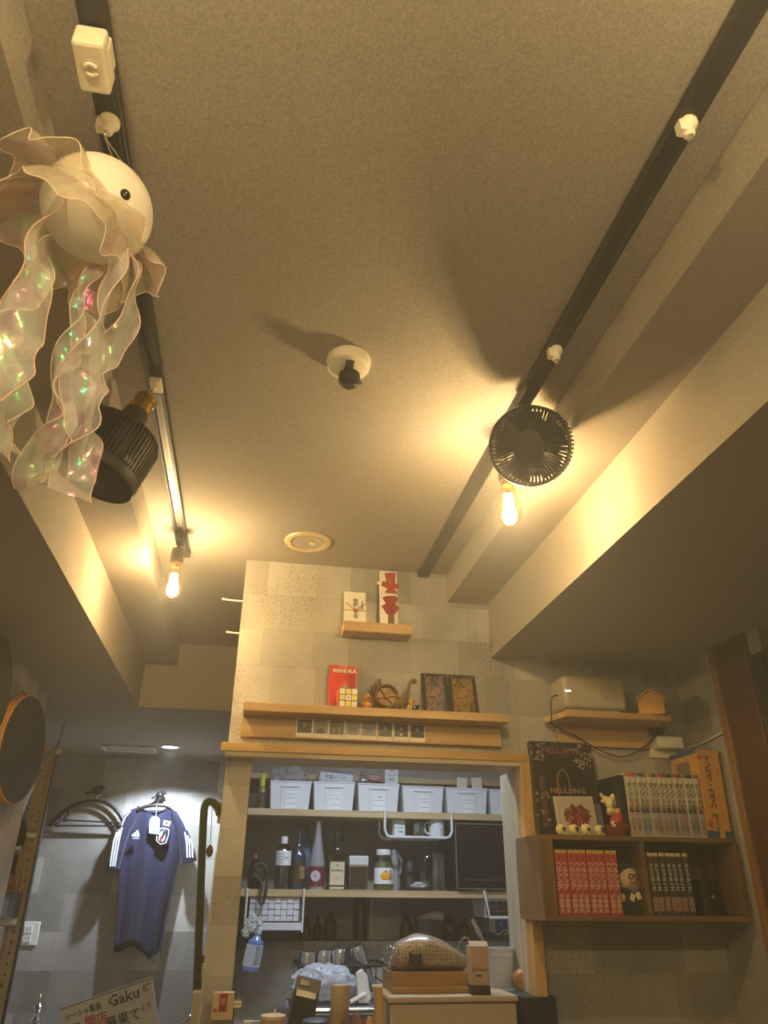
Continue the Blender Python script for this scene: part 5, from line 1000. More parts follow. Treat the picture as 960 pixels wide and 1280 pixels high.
t, s, z = lathe_px('grey_pitcher', 'grey plastic pitcher on the dim kitchen ledge with a paper roll laid over', 'pitcher', 530, 4.11, [(11, 1178), (12, 1160), (11.5, 1150)], M('pitcher_grey', (110, 108, 112), .4), ZLg); obj('handle', MB().tube([(.040, 0, z(1153)), (.058, 0, z(1158)), (.056, 0, z(1166)), (.040, 0, z(1171))], .005, 8), M('pitcher_grey'), t, smooth=True)
t = obj('paper_roll', MB(PY(537, 1150, 4.10)).tube(smoothline([PY(x, y, 4.10) for x, y in ((524, 1152), (534, 1147), (545, 1144), (553, 1146))], 5), .020, 12), M('roll_white', (206, 200, 194), .7), smooth=True); tag(t, 'bent white paper roll lying across the grey pitcher', 'paper roll')
obj_ = obj('wall_rail', MB((.66, 4.19, ZLg)).box(.655, .663, 4.19, 4.2, ZLg, Z2-.03), STEEL); tag(obj_, 'thin steel slotted rail on the kitchen back wall', 'rail')
# ---- dish rack with steel tumblers on the worktop
o = Vector((.27, 3.55, .90)); t = thing('dish_rack', 'black wire dish rack on the kitchen worktop', 'dish rack', o); XA, XB, YA, YB, ZA = .265, .64, 3.62, 3.90, 1.168
for z0, r in ((ZA, .006), (1.10, .003), (1.05, .003), (.99, .003), (.93, .005)):
    obj('frame', MB(o).tube([(XA, YA, z0), (XB, YA, z0), (XB, YB, z0), (XA, YB, z0)], r, 6, closed=True), BLKM, t, smooth=.6)
for k in range(9):
    x = XA+(XB-XA)*k/8; obj('wire', MB(o).tube([(x, YA, ZA), (x, YA, .93), (x, YB, .93), (x, YB, ZA)], .0022, 5), BLKM, t)
for x, y in ((XA, YA), (XB, YA), (XA, YB), (XB, YB)): obj('foot', MB(o).cyl((x, y, .90), (x, y, .935), .007), BLKM, t)
obj('glass_tray', MB(o).box(XA+.01, XB-.01, YA+.01, YB-.01, 1.075, 1.079), M('rack_board', (50, 48, 46), .5), t)
def tumbler(px, ytop, Y, lb, tilt=0, zb=1.08):
    c = PY(px, ytop+30, Y); t = thing('steel_tumbler', lb, 'tumbler', (c.x, Y, zb)); H = PY(px, ytop, Y).z-zb if not tilt else .15
    m = MB(); m.lathe(0, 0, [(.037, 0), (.038, .003), (.034, H-.012), (.031, H-.002), (.028, H), (0, H)], 26, cap=False); obj('cup', m, CHROME, t, smooth=.5); m = MB(); m.lathe(0, 0, [(.036, 0), (.039, .002), (.039, .006), (.036, .008)], 26, cap=False); obj('lip', m, CHROME, t, smooth=.5); t.rotation_euler = (.0, tilt, 0); return t
tumbler(383, 1189, 3.72, 'upturned steel tumbler at the open end of the dish rack'); tumbler(404, 1187, 3.74, 'upturned steel tumbler between two others in the dish rack'); tumbler(424, 1185, 3.73, 'upturned steel tumbler next to the leaning ones in the dish rack')
tumbler(458, 1186, 3.70, 'leaning steel tumbler with its base up in the dish rack', -.32, 1.095); tumbler(447, 1190, 3.80, 'leaning steel tumbler half hidden behind another in the dish rack', -.10, 1.084)
# bag, steel drip box and white scoop in front
o = PY(405, 1245, 3.50); m = MB(Vector((o.x, 3.5, 1.03))); cc = Vector((o.x+.0, 3.5, 1.116)); m.ball(cc, .128, .055, .066, 64, 40, fn=lambda p: (1+.16*noise.noise(p*2.6)+.14*abs(noise.noise(p*5+Vector((3, 1, 2))))+.05*noise.noise(p*13)))
m.v = [Vector((v.x, v.y, max(v.z, 1.055-1.03))) for v in m.v]
bg = thing('milky_bag', 'milky plastic bag with faint print in front of the dish rack', 'plastic bag', (o.x, 3.5, 1.03)); obj('film', m, clear('bag_milky', (225, 228, 235), .72, .22, veil=.72, veilcol=(206, 212, 224)), bg, smooth=True); text('R-8-1(3)', .030, GREYI, bg, (-.06, -.063, .115), rot=(PI/2-.35, -.12, -.25)); text('みかん 300g', .014, GREYI, bg, (.02, -.066, .055), rot=(PI/2, 0, 0))
o = Vector((.24, 3.36, .90)); t = thing('steel_box', 'brushed steel drip box on the worktop below the milky bag', 'steel box', o); obj('body', MB(o).box(.225, .575, 3.37, 3.60, .90, 1.05), M('satin_steel', (170, 172, 178), .35, .9), t, bevel=.004); obj('front_roll', MB(o).cyl((.228, 3.366, 1.040), (.572, 3.366, 1.040), .014, .014, 14), CHROME, t, smooth=.5); obj('top_edge', MB(o).box(.22, .58, 3.44, 3.61, 1.048, 1.056), M('dark_rim', (50, 50, 54), .4), t); obj('logo', MB(o).box(.49, .52, 3.3685, 3.37, .985, 1.015), M('logo_red', (190, 90, 100), .5), t); text('SUS', .02, M('ink_navy'), t, (.30, .009, .10))
for x in (.222, .545): obj('clip', MB(o).tube([(x, 3.40, 1.05), (x-.01, 3.39, 1.07), (x-.012, 3.37, 1.05)], .006, 8), CHROME, t, smooth=True)
a = PY(447, 1252, 3.45); t = thing('white_scoop', 'white plastic scoop leaning on the milky bag', 'scoop', (a.x, 3.43, 1.058)); obj('blade', MB().prism([(0, 0, .0), (.055, 0, -.002), (.035, 0, .09), (.012, 0, .115), (-.012, 0, .10)], (0, .02, 0)), WHT, t, bevel=.004); obj('handle', MB().tube([(.03, 0, .03), (-.035, -.02, .006)], .008, 8), WHT, t, smooth=True)

# ------------------------------------------------------------------ on the counter board (top at z 1.015)
ZK = 1.015
o = Vector((.44, 2.45, ZK)); t = thing('beige_cabinet', 'beige plastic appliance box with a flat lid standing on the counter', 'appliance', o); BE = M('beige_plastic', (178, 164, 136), .5, var=.04)
obj('body', MB(o).box(.445, .818, 2.455, 2.76, ZK, 1.166), BE, t, bevel=.006, seg=2); obj('lid', MB(o).box(.438, .822, 2.448, 2.77, 1.168, 1.184), BE, t, bevel=.004, seg=2); ZB2 = 1.184
a, b_ = PY(490, 1240, 2.53), PY(588, 1240, 2.53); t = thing('brown_tray_box', 'shallow brown paperboard box under the coffee bag', 'box', (a.x, 2.53, ZB2)); W = b_.x-a.x; KR = M('brown_board', (150, 112, 64), .55, var=.1)
obj('box', MB().box(0, W, 0, .17, 0, .052), KR, t, bevel=.002); obj('lower_lip', MB().box(-.003, W+.003, -.022, .0, 0, .016), KR, t, bevel=.003)
c = PY(536, 1215, 2.60); zt = ZB2+.052; t = thing('coffee_bag', 'patterned kraft coffee bag in clear film with a black cat sticker', 'coffee bag', (c.x, 2.60, zt))
def pat(name):
    m, nt, b = nodes_of(name); L = nt.links; tc = N(nt, 'ShaderNodeTexCoord'); wv = N(nt, 'ShaderNodeTexVoronoi', Scale=95.0, feature='DISTANCE_TO_EDGE', Randomness=.35); L.new(tc.outputs['Object'], wv.inputs[0]); v2 = N(nt, 'ShaderNodeTexVoronoi', Scale=95.0, Randomness=.35); L.new(tc.outputs['Object'], v2.inputs[0])
    cr = N(nt, 'ShaderNodeValToRGB'); e = cr.color_ramp.elements; e[0].position = .02; e[0].color = lin((186, 172, 144))+(1,); e[1].position = .16; e[1].color = lin((112, 98, 76))+(1,); x = cr.color_ramp.elements.new(.07); x.color = lin((84, 68, 48))+(1,); x = cr.color_ramp.elements.new(.11); x.color = lin((196, 182, 154))+(1,)
    L.new(wv.outputs[0], cr.inputs[0]); L.new(cr.outputs[0], b.inputs['Base Color']); b.inputs['Roughness'].default_value = .35; b.inputs['Coat Weight'].default_value = .6; b.inputs['Coat Roughness'].default_value = .08; return m
def bagfn(p): return (1+.05*noise.noise(p*4))*(1 if p.x < 0 else 1-.0*p.x)
m = MB(); rows = []
for j in range(25):
    v = j/24; row = []
    for i in range(32):
        a_ = 2*PI*i/32; u = v*2-1; xx = -.125+.25*v
        top = .098*(1-abs(v-.36)**1.6*2.1) if v < .36 else .098*(1-((v-.36)/.64)**1.7*.68); top *= min(1, (v*14)**.5) if v < .07 else 1
        dep = .062*(1-abs(u)**3*.55); zz_ = max(.004, top)
        s_ = math.sin(a_); row.append((xx+.004*noise.noise(Vector((v*5, a_, 1))), dep*math.cos(a_)*(1+.08*noise.noise(Vector((v*6, a_*2, 4)))), max(0, zz_*.5+zz_*.5*(abs(s_)**.7*(1 if s_ > 0 else -1))*(1+.05*noise.noise(Vector((v*8, a_*2, 9)))))))
    rows.append(row)
m.grid(rows, cu=True); m.add(rows[0], [tuple(range(31, -1, -1))]); m.add(rows[-1], [tuple(range(32))]); obj('bag', m, pat('kraft_pattern'), t, smooth=1.2)
def front_y(x, z): return -.064
obj('cat_sticker', MB().prism([(-.075, -.066, .018), (-.035, -.067, .016), (-.036, -.064, .050), (-.046, -.063, .044), (-.063, -.062, .046), (-.074, -.061, .054)], (0, .006, 0)), M('sticker_black', (18, 17, 17), .3), t)
for s_ in (-1, 1): obj('cat_eye', MB().box(-.055+s_*.008-.003, -.055+s_*.008+.003, -.0675, -.066, .032, .034), M('eye_dim', (120, 110, 90), .5), t)
obj('film_end', crumple(Vector((-.130, -.03, .035)), .018, .04, .030, 3, .5), clear('clear_film', (245, 245, 245), .25, .1), t, smooth=True).location = (-.130, -.03, .035)
a, b_ = PY(590, 1248, 2.46), PY(613, 1248, 2.46); W = b_.x-a.x; t = thing('kraft_box', 'upright kraft paper box with printed name on a black base', 'box', (a.x, 2.462, ZB2)); t.rotation_euler = (0, 0, -.12); H = .122; KB = M('kraft_pale', (164, 142, 110), .65, var=.06)
obj('box', MB().box(0, W, 0, .075, .024, H), KB, t, bevel=.001); obj('black_base', MB().box(-.001, W+.001, -.001, .077, 0, .024), BLKM, t, bevel=.001); text('Roumuun', .0115, INK, t, (W*.5, -.0008, .064)); obj('print_bar', MB().box(W*.28, W*.60, -.0007, 0, .046, .051), INK, t); obj('open_flap', MB().prism([(0, .0, H), (W, .0, H), (W, .03, H+.012), (0, .03, H+.012)], (0, .001, .001)), KB, t)
c = PY(630, 1238, 2.64); t = thing('white_tub', 'milky plastic tub with ribbed neck behind the kraft box', 'tub', (c.x, 2.655, ZB2)); m = MB(); s = mpp(630, 1220, 2.655); m.lathe(0, 0, [(0, 0), (13.5*s, 0), (14.5*s, .004), (15.5*s, .075), (15.5*s, .082), (16.3*s, .083), (16.3*s, .092), (15.6*s, .093), (15.6*s, .100), (16*s, .102), (16*s, .108), (14.8*s, .109), (14*s, .07), (12.5*s, .006)], 30, cap=False); obj('tub', m, clear('milky_plastic', (225, 228, 235), .62, .3, veil=.62, veilcol=(214, 216, 222)), t, smooth=.6); m = MB(); m.ball((.002, 0, .022), 9*s, 9*s, .02, 14, 10); obj('content', m, M('content_brown', (150, 136, 110), .7), t, smooth=True)
p0, p1 = PY(590, 1149, 2.66), PY(616, 1200, 2.66); t = thing('milk_frother', 'steel whisk wand standing in the milky tub', 'whisk', Vector((c.x-.012, 2.655, ZB2+.008))); o = t.location; d_ = (p0-p1).normalized()
obj('wand', MB(o).tube([o, p1, p1+d_*.07], .0024, 6), STEEL, t, smooth=True); obj('grip', MB(o).tube([p1+d_*.06, p1+d_*.09, p0], [.003, .0075, .005], 10), CHROME, t, smooth=True)
t = obj('bag_handle', MB(PY(580, 1200, 2.66)).tube(smoothline([PY(x, y, 2.66) for x, y in ((569, 1203), (572, 1186), (578, 1174), (584, 1172), (588, 1182), (587, 1204))], 5), .003, 7), clear('tube_clear', (220, 220, 220), .4, .1), smooth=True); t.location = PY(580, 1200, 2.66); tag(t, 'clear curved plastic tube arching up behind the coffee bag', 'tube')
m_ = t.data
# wooden disc and black box beside the upright
c = PY(653, 1238, 2.60); t = thing('wooden_roll', 'round wooden slice standing beside the milky tub', 'wooden roll', (c.x, 2.60, ZB2+.0)); m = MB(); m.lathe(0, 0, [(0, -.012), (.024, -.012), (.026, -.010), (.026, .010), (.024, .012), (0, .012)], 28, cap=False); m.xf(0, Matrix.Translation((0, 0, .026)) @ Matrix.Rotation(PI/2, 4, 'X') @ Matrix.Rotation(.3, 4, 'X')); obj('slice', m, wood('slice_wood', (206, 166, 108), (176, 132, 78), 2, 12), t, smooth=.6); obj('ring_mark', MB().tube([(.014*math.cos(g), -.0128, .026+.014*math.sin(g)) for g in [2*PI*k/20 for k in range(20)]], .0008, 5, closed=True), M('ring_brown', (150, 110, 64), .6), t)
t = thing('black_box', 'tall matt black box standing against the opening\'s upright', 'box', (.832, 2.43, ZK)); obj('box', MB().box(0, .098, 0, .15, 0, .166), M('box_black', (30, 28, 27), .55), t, bevel=.002); obj('lid_edge', MB().box(-.001, .099, -.001, .151, .150, .153), M('box_edge', (48, 45, 42), .5), t)
c = PY(650, 1228, 2.70); 
# phone on a stand
a = PY(363, 1278, 2.44); T = PY(391, 1228, 2.47); t = thing('phone', 'smartphone with grey back and dark case leaning in a stand', 'phone', (PY(365, 1280, 2.44).x-.020, 2.44, ZK+.072)); t.rotation_euler = (-.25, .20, 0)
obj('case', MB().box(0, .072, 0, .010, 0, .158), M('phone_grey', (98, 95, 92), .4), t, bevel=.004, seg=2); obj('camera_bump', MB().box(.012, .040, -.003, .001, .134, .150), M('phone_lens', (28, 27, 28), .15), t, bevel=.005, seg=2); obj('dark_panel', MB().box(.002, .070, -.0012, .001, .0, .122), M('phone_dark', (24, 23, 23), .7), t); obj('card_slot', MB().box(.008, .064, -.002, .001, .108, .123), M('slot_silver', (150, 146, 140), .3, .5), t)
m = MB(); m.lathe(0, 0, [(.018, -.0016), (.024, -.0020), (.024, .0), (.018, .0)], 24, cap=False); m.xf(0, Matrix.Translation((.036, 0, .045)) @ Matrix.Rotation(PI/2, 4, 'X')); obj('ring_grip', m, M('ring_black', (24, 24, 24), .3), t)
a = t.location; t = thing('phone_stand', 'small black phone stand on the counter', 'phone stand', (a.x+.03, 2.45, ZK)); obj('base', MB().box(-.04, .04, -.02, .07, 0, .008), BLKM, t, bevel=.003); obj('ledge', MB().box(-.03, .03, -.018, .014, .060, .068), BLKM, t, bevel=.002); obj('arm', MB().hexa([(-.02, .02, .0), (.02, .02, 0), (.02, .035, 0), (-.02, .035, 0)], [(-.02, -.002, .062), (.02, -.002, .062), (.02, .008, .062), (-.02, .008, .062)]), BLKM, t)
# kraft bottle with print
c = PY(424, 1280, 2.42); s = mpp(424, 1260, 2.42); zt = PY(424, 1231, 2.42).z-ZK; t = thing('kraft_tube', 'tall pale brown paper tube with black lettering on the counter', 'tube', (c.x, 2.42, ZK)); r = 11.7*s; m = MB(); m.lathe(0, 0, [(r, 0), (r, zt*.70)], 28); obj('tube', m, M('tube_brown', (150, 126, 100), .6), t, smooth=.6); m = MB(); m.lathe(0, 0, [(r*1.03, zt*.70), (r*1.03, zt-.004), (r*.96, zt), (0, zt)], 28, cap=False); obj('cap', m, M('tube_cap', (164, 144, 120), .6), t, smooth=.6)
for k, wd in enumerate(('QS', 'GB', 'O')): text(wd, .017, INK, t, (.009, -r*.985, zt*.60-k*.019), rot=(PI/2, 0, .25))
# low things along the edge
c = PY(341, 1279, 2.43); s = mpp(341, 1270, 2.43); zt = PY(341, 1268, 2.43).z-ZK; t = thing('beige_tub', 'round beige tub with a shallow pale lid on the counter', 'tub', (c.x, 2.43, ZK)); m = MB(); m.lathe(0, 0, [(14*s, 0), (15.4*s, zt-.012), (15.6*s, zt-.008)], 28); obj('tub', m, M('tub_beige', (190, 156, 112), .5), t, smooth=.6); m = MB(); m.lathe(0, 0, [(15.9*s, zt-.010), (15.9*s, zt-.002), (13*s, zt), (0, zt)], 28, cap=False); obj('lid', m, M('tub_lid', (206, 186, 154), .4), t, smooth=.6); obj('lid_tab', MB().cyl((.004, 0, zt-.002), (.004, 0, zt+.012), .0025), WHT, t)
c = PY(394, 1279, 2.40); s = mpp(394, 1275, 2.40); zt = PY(394, 1273, 2.40).z-ZK; t = thing('blue_tub', 'round tub with a dull blue lid in front of the phone', 'tub', (c.x, 2.395, ZK)); m = MB(); m.lathe(0, 0, [(15*s, 0), (16.5*s, zt-.012)], 28); obj('tub', m, M('tub_grey', (120, 118, 116), .5), t, smooth=.6); m = MB(); m.lathe(0, 0, [(17*s, zt-.014), (17*s, zt-.004), (13*s, zt), (0, zt)], 28, cap=False); obj('lid', m, M('lid_blue', (74, 84, 110), .4), t, smooth=.6)
for px, py, col, lb in ((446, 1266, (150, 110, 76), 'open brown snack packet beside the paper tube'), (462, 1272, (180, 150, 110), 'small tan snack packet beside the brown one')):
    c = PY(px, 1280, 2.44); z_ = PY(px, py, 2.44).z; t = obj('snack_packet', crumple(Vector((c.x, 2.44, (ZK+z_)/2)), .015, .02, (z_-ZK)/2, px*.1, .22), M('snack_%d' % px, col, .4, var=.4, scale=50), smooth=True); t.location = (c.x, 2.44, (ZK+z_)/2); tag(t, lb, 'packet')
a = PY(470, 1280, 2.46); zt = PY(474, 1234, 2.46).z-ZK; t = thing('yellow_pouch', 'narrow yellow brown pouch with black round logo beside the beige box', 'pouch', (a.x-.002, 2.462, ZK)); m = MB(); m.hexa([(0, 0, 0), (.026, 0, 0), (.026, .07, 0), (0, .07, 0)], [(.004, .02, zt), (.024, .02, zt), (.024, .045, zt), (.004, .045, zt)]); obj('pouch', m, M('pouch_yellow', (186, 146, 76), .45, var=.2), t, bevel=.003); obj('logo', MB().tube([(.014+.008*math.cos(g), .003, .07+.011*math.sin(g)) for g in [2*PI*k/16 for k in range(16)]], .0022, 5, closed=True), INK, t)
for px, w_, col, lb in ((311, .03, (206, 206, 204), 'flat white packet at the counter edge'), (322, .03, (150, 176, 206), 'flat pale blue packet beside the white one')):
    c = PY(px, 1280, 2.45); zt = PY(px, 1276, 2.45).z; t = obj('flat_packet', MB((c.x, 2.45, ZK)).box(c.x-w_/2, c.x+w_/2, 2.45, 2.46, ZK, zt), M('flat_%d' % px, col, .5), bevel=.002); tag(t, lb, 'packet')
a, b_ = PY(263, 1278, 2.44), PY(290, 1278, 2.44); zt = PY(276, 1241, 2.44).z-ZK; W = b_.x-a.x; t = thing('fruit_card', 'upright tan card box with red seal and orange fruit picture', 'box', (a.x, 2.445, ZK)); obj('box', MB().box(0, W, 0, .03, 0, zt), M('card_tan', (196, 172, 140), .6), t, bevel=.001); obj('seal', MB().box(W*.32, W*.70, -.0008, .001, zt-.044, zt-.003), M('seal_red', (150, 44, 44), .5, var=.2, scale=150), t); obj('small_mark', MB().box(W*.08, W*.24, -.0008, .001, zt-.044, zt-.037), M('seal_red'), t); obj('picture', MB().box(.001, W-.001, -.0010, .001, .001, zt-.062), M('picture_green', (96, 96, 60), .5, var=.4), t); text('果', .018, M('card_tan'), t, (W*.51, -.0012, zt-.022))
obj('fruit', MB().prism([(W*.05, -.0016, .02), (W*.45, -.0016, .03), (W*.5, -.0016, .045), (W*.2, -.0016, .078), (W*.06, -.0016, .06)], (0, .0006, 0)), M('fruit_amber', (226, 140, 52), .5), t); obj('fruit', MB().prism([(W*.5, -.0018, .02), (W*.95, -.0018, .02), (W*.9, -.0018, .066), (W*.7, -.0018, .074), (W*.55, -.0018, .06)], (0, .0006, 0)), M('fruit_red', (206, 92, 60), .5), t)
a = PY(291, 1254, 2.47); t = thing('name_tag', 'small framed name tag beside the fruit card', 'tag', (a.x, 2.468, a.z-.012)); obj('frame', MB().box(-.01, .026, 0, .006, 0, .020), M('tag_brown', (86, 66, 44), .5), t, bevel=.001); obj('face', MB().box(-.008, .024, -.0006, .001, .002, .018), PAPER, t); text('801N', .010, INK, t, (.010, -.001, .010)); obj('clip', MB().tube([(.01, .003, .018), (.014, .003, .028), (.02, .003, .018)], .002, 6), STEEL, t); obj('stem', MB().box(0, .006, .002, .006, -(a.z-.012-ZK), .002), M('tag_brown'), t)
# ------------------------------------------------------------------ back room beyond the partition
YJ = 4.955
o = PY(195, 1110, YJ); t = thing('football_shirt', 'navy blue football shirt with white shoulder stripes hanging on the far wall', 'shirt', o)
NAVY = M('shirt_navy', (27, 31, 64), .75, var=.12, scale=14, sheen=.2); SW_ = M('stripe_white', (232, 234, 238), .6, var=.02)
rowsP = [(1009, 172, 213), (1013, 163, 221), (1020, 155, 226), (1032, 152, 229), (1050, 151, 228), (1070, 151, 225), (1090, 150, 220.5), (1110, 149.5, 216), (1130, 148.5, 211.5), (1150, 146.5, 207), (1165, 145, 204), (1174, 144, 202)]
def shirt_rows(front):
    R_ = []
    for py, xl, xr in rowsP:
        a, b_ = PY(xl, py, YJ), PY(xr, py, YJ); row = []
        for i in range(25):
            u = i/24; p = a.lerp(b_, u); v = (py-1009)/165; bulge = .055*math.sin(PI*u)**.6*(.45+.55*v); fold = (.004+.018*v)*math.sin(u*15+.8+1.5*v)+(.002+.008*v)*math.sin(u*29+2)
            neck = 0
            if py == 1009: p.z -= .030*max(0, 1-((u-.5)/.42)**2)
            dz = -.02*v**3*math.sin(u*9+1) if py > 1160 else 0
            p.y = YJ-(bulge+fold if front else -.006); p.z += dz+(-.045*(v > .9)*u if front else -.07*(v > .9)*(.6+.4*u)); row.append(p-o)
        R_.append(row)
    return R_
F_, B_ = shirt_rows(True), shirt_rows(False); m = MB(); m.grid(F_); m.grid(B_); m.grid([[f[0], b2[0]] for f, b2 in zip(F_, B_)]); m.grid([[f[-1], b2[-1]] for f, b2 in zip(F_, B_)]); obj('torso', m, NAVY, t, smooth=True)
m = MB(); m.grid([[p+Vector((0, .004, 0)) for p in F_[-1]], [p+Vector((0, .02, -.028+.012*math.sin(i*.9))) for i, p in enumerate(F_[-1])]]); obj('hem_lining', m, NAVY, t, smooth=True)
def sleeve(L_, R2, nm='sleeve'):
    rows = []
    for (xa, ya), (xb, yb) in zip(L_, R2):
        a, b_ = PY(xa, ya, YJ), PY(xb, yb, YJ); row = []
        for i in range(13):
            g = 2*PI*i/13; c = a.lerp(b_, .5+.5*math.cos(g)); c.y = YJ-.022-.030*math.sin(g); row.append(c-o)
        rows.append(row)
    m = MB(); m.grid(rows, cu=True); return obj(nm, m, NAVY, t, smooth=True)
SL = ([(160, 1016), (151, 1030), (144, 1050), (138, 1070), (131, 1089)], [(172, 1024), (163, 1040), (157, 1058), (153, 1074), (150, 1086)])
SR = ([(214, 1018), (220, 1036), (223, 1052), (225, 1068), (226, 1080)], [(222, 1013), (233, 1032), (239, 1048), (244, 1064), (247, 1076)])
s1 = sleeve(*SL); s2 = sleeve(*SR)
def strip(pts, w_, par, Y):
    rows = []
    for x, y in pts: rows.append([PY(x-w_, y, Y)-o, PY(x+w_, y, Y)-o])
    m = MB(); m.grid(rows); m.grid([[p+Vector((0, .0012, 0)) for p in r] for r in rows]); obj('stripe', m, SW_, par)
for k in range(3): strip([(152.5-k*3.2, 1034+k*3), (148.5-k*3.1, 1052), (145-k*3, 1072), (143.5-k*2.8, 1083)], 1.0, s1, YJ-.056)
for k in range(3): strip([(231+k*3.4, 1040+k*4), (233.5+k*3.4, 1054+k), (234+k*3.4, 1072)], 1.0, s2, YJ-.056)
strip([(214, 1009.5), (222, 1015), (229, 1026), (233.5, 1038)], 1.1, s2, YJ-.040); strip([(163, 1014), (156, 1022), (152, 1032)], .9, s1, YJ-.050)
obj('collar', MB(o).tube([PY(172+u*41, 1008+7.5*math.sin(PI*u), YJ-.030*math.sin(PI*u)-.004) for u in [k/12 for k in range(13)]], .004, 6), NAVY, t, smooth=True)
Yp = YJ-.066
def pq(name, pts, mat, d=.002, Y=Yp, par=None): return obj(name, MB(o).prism([PY(x, y, Y) for x, y in pts], (0, d, 0)), mat, par or t)
for k, (x, h) in enumerate(((165.2, 3.2), (168.6, 5.6), (172, 8.2))): pq('logo_bar', [(x, 1045.5), (x+2.6, 1045.5), (x+2.2-.2*h, 1045.5-h), (x-.2*h, 1045.5-h+1.3)], SW_)
text('adidas', .016, SW_, t, PY(170, 1047.5, Yp)-o)
fl = pq('flag', [(204.5, 1025), (213.5, 1027), (211.5, 1033.2), (203.5, 1031.2)], SW_); m = MB(o); c = PY(208.4, 1029.1, Yp-.001); m.prism([c+Vector((.0075*math.cos(g), 0, .0075*math.sin(g))) for g in [2*PI*k/14 for k in range(14)]], (0, .001, 0)); obj('flag_disc', m, INKR, fl)
cr_ = pq('crest', [(199.5, 1036), (204, 1034), (211.5, 1036.5), (211, 1045), (207.5, 1054), (200.5, 1056), (195, 1051), (195.5, 1043)], SW_); pq('crest_field', [(200.2, 1037), (204, 1035.2), (210.4, 1037.5), (209.8, 1044.6), (206.8, 1052.8), (200.8, 1054.6), (196.2, 1050.4), (196.7, 1043.5)], M('crest_navy', (30, 34, 60), .6), .001, Yp-.001, cr_); pq('crest_white', [(201.5, 1039), (207, 1040), (206, 1050), (201.5, 1053), (198, 1050), (199, 1043)], SW_, .001, Yp-.0018, cr_); pq('crest_bird', [(204, 1039.5), (207.5, 1040.5), (204.5, 1046), (203, 1049), (201.5, 1047)], INK, .001, Yp-.0026, cr_); pq('crest_red', [(199.5, 1046), (202.2, 1045.5), (202, 1052.5), (199.2, 1051.5)], INKR, .001, Yp-.0026, cr_); text('JFA', .010, SW_, cr_, PY(205, 1037.6, Yp-.002)-o)
tg = pq('price_tag', [(189, 1022), (191.5, 1020.5), (197, 1021), (200, 1024), (199, 1043), (186, 1041.5), (187, 1026)], M('tag_blue', (176, 206, 226), .5, var=.1), .002, Yp-.006); obj('tag_string', MB(o).tube([PY(196, 1004, YJ-.02), PY(195.5, 1014, YJ-.05), PY(194.5, 1022, Yp-.005)], .0012, 5), M('thread_pale', (206, 206, 206), .5), tg); pq('tag_print', [(190, 1029), (197, 1029.6), (196.4, 1036), (189.4, 1035)], M('print_yellow', (190, 190, 150), .5), .001, Yp-.007, tg); text('SIZE L', .010, GREYI, tg, PY(193, 1038.5, Yp-.008)-o)
# hangers and bird hooks
HG = M('hanger_black', (34, 31, 30), .4)
t = thing('coat_hanger', 'black hanger carrying the navy football shirt', 'hanger', PY(199, 1002, YJ)); o = t.location
obj('bar', MB(o).tube(smoothline([PY(x, y, YJ-.02) for x, y in ((172, 1013), (180, 1009), (195, 1006.5), (208, 1007.5), (215, 1011))], 5), .010, 8), HG, t, smooth=True); obj('hook', MB(o).tube(smoothline([PY(197, 1006, YJ-.015), PY(197.5, 1001, YJ-.01), PY(200, 997, YJ-.005), PY(202, 999, YJ+.01)], 4), .003, 6), STEEL, t, smooth=True)
YH = 5.0
t = thing('coat_hanger', 'empty black arched hanger with a trouser bar', 'hanger', PY(120, 1000, YH)); o = t.location
for dY, off in ((.018, 0), (-.014, 2)):
    obj('arch', MB(o).tube(smoothline([PY(x+off, y, YH+dY) for x, y in ((60, 1032), (72, 1020), (86, 1009), (104, 1002.5), (122, 1001), (136, 1006), (147, 1016), (153, 1027))], 5), .0085, 8), HG, t, smooth=True)
obj('trouser_bar', MB(o).tube([PY(70, 1032, YH), PY(149, 1032.5, YH)], .005, 8), HG, t, smooth=True); obj('trouser_bar', MB(o).tube([PY(80, 1025, YH-.010), PY(150, 1028.5, YH-.010)], .005, 8), HG, t, smooth=True)
obj('end_loop', MB(o).tube(smoothline([PY(x, y, YH) for x, y in ((86, 1012), (84, 1020), (78, 1025), (84, 1026))], 4), .005, 8), HG, t, smooth=True); obj('end_loop', MB(o).tube(smoothline([PY(x, y, YH) for x, y in ((75, 1020), (74, 1027), (68, 1032), (74, 1033))], 4), .005, 8), HG, t, smooth=True)
obj('hook', MB(o).tube(smoothline([PY(121, 1001, YH), PY(121.5, 996, YH), PY(124, 993, YH+.005), PY(126, 995, YH+.010)], 4), .003, 6), STEEL, t, smooth=True)
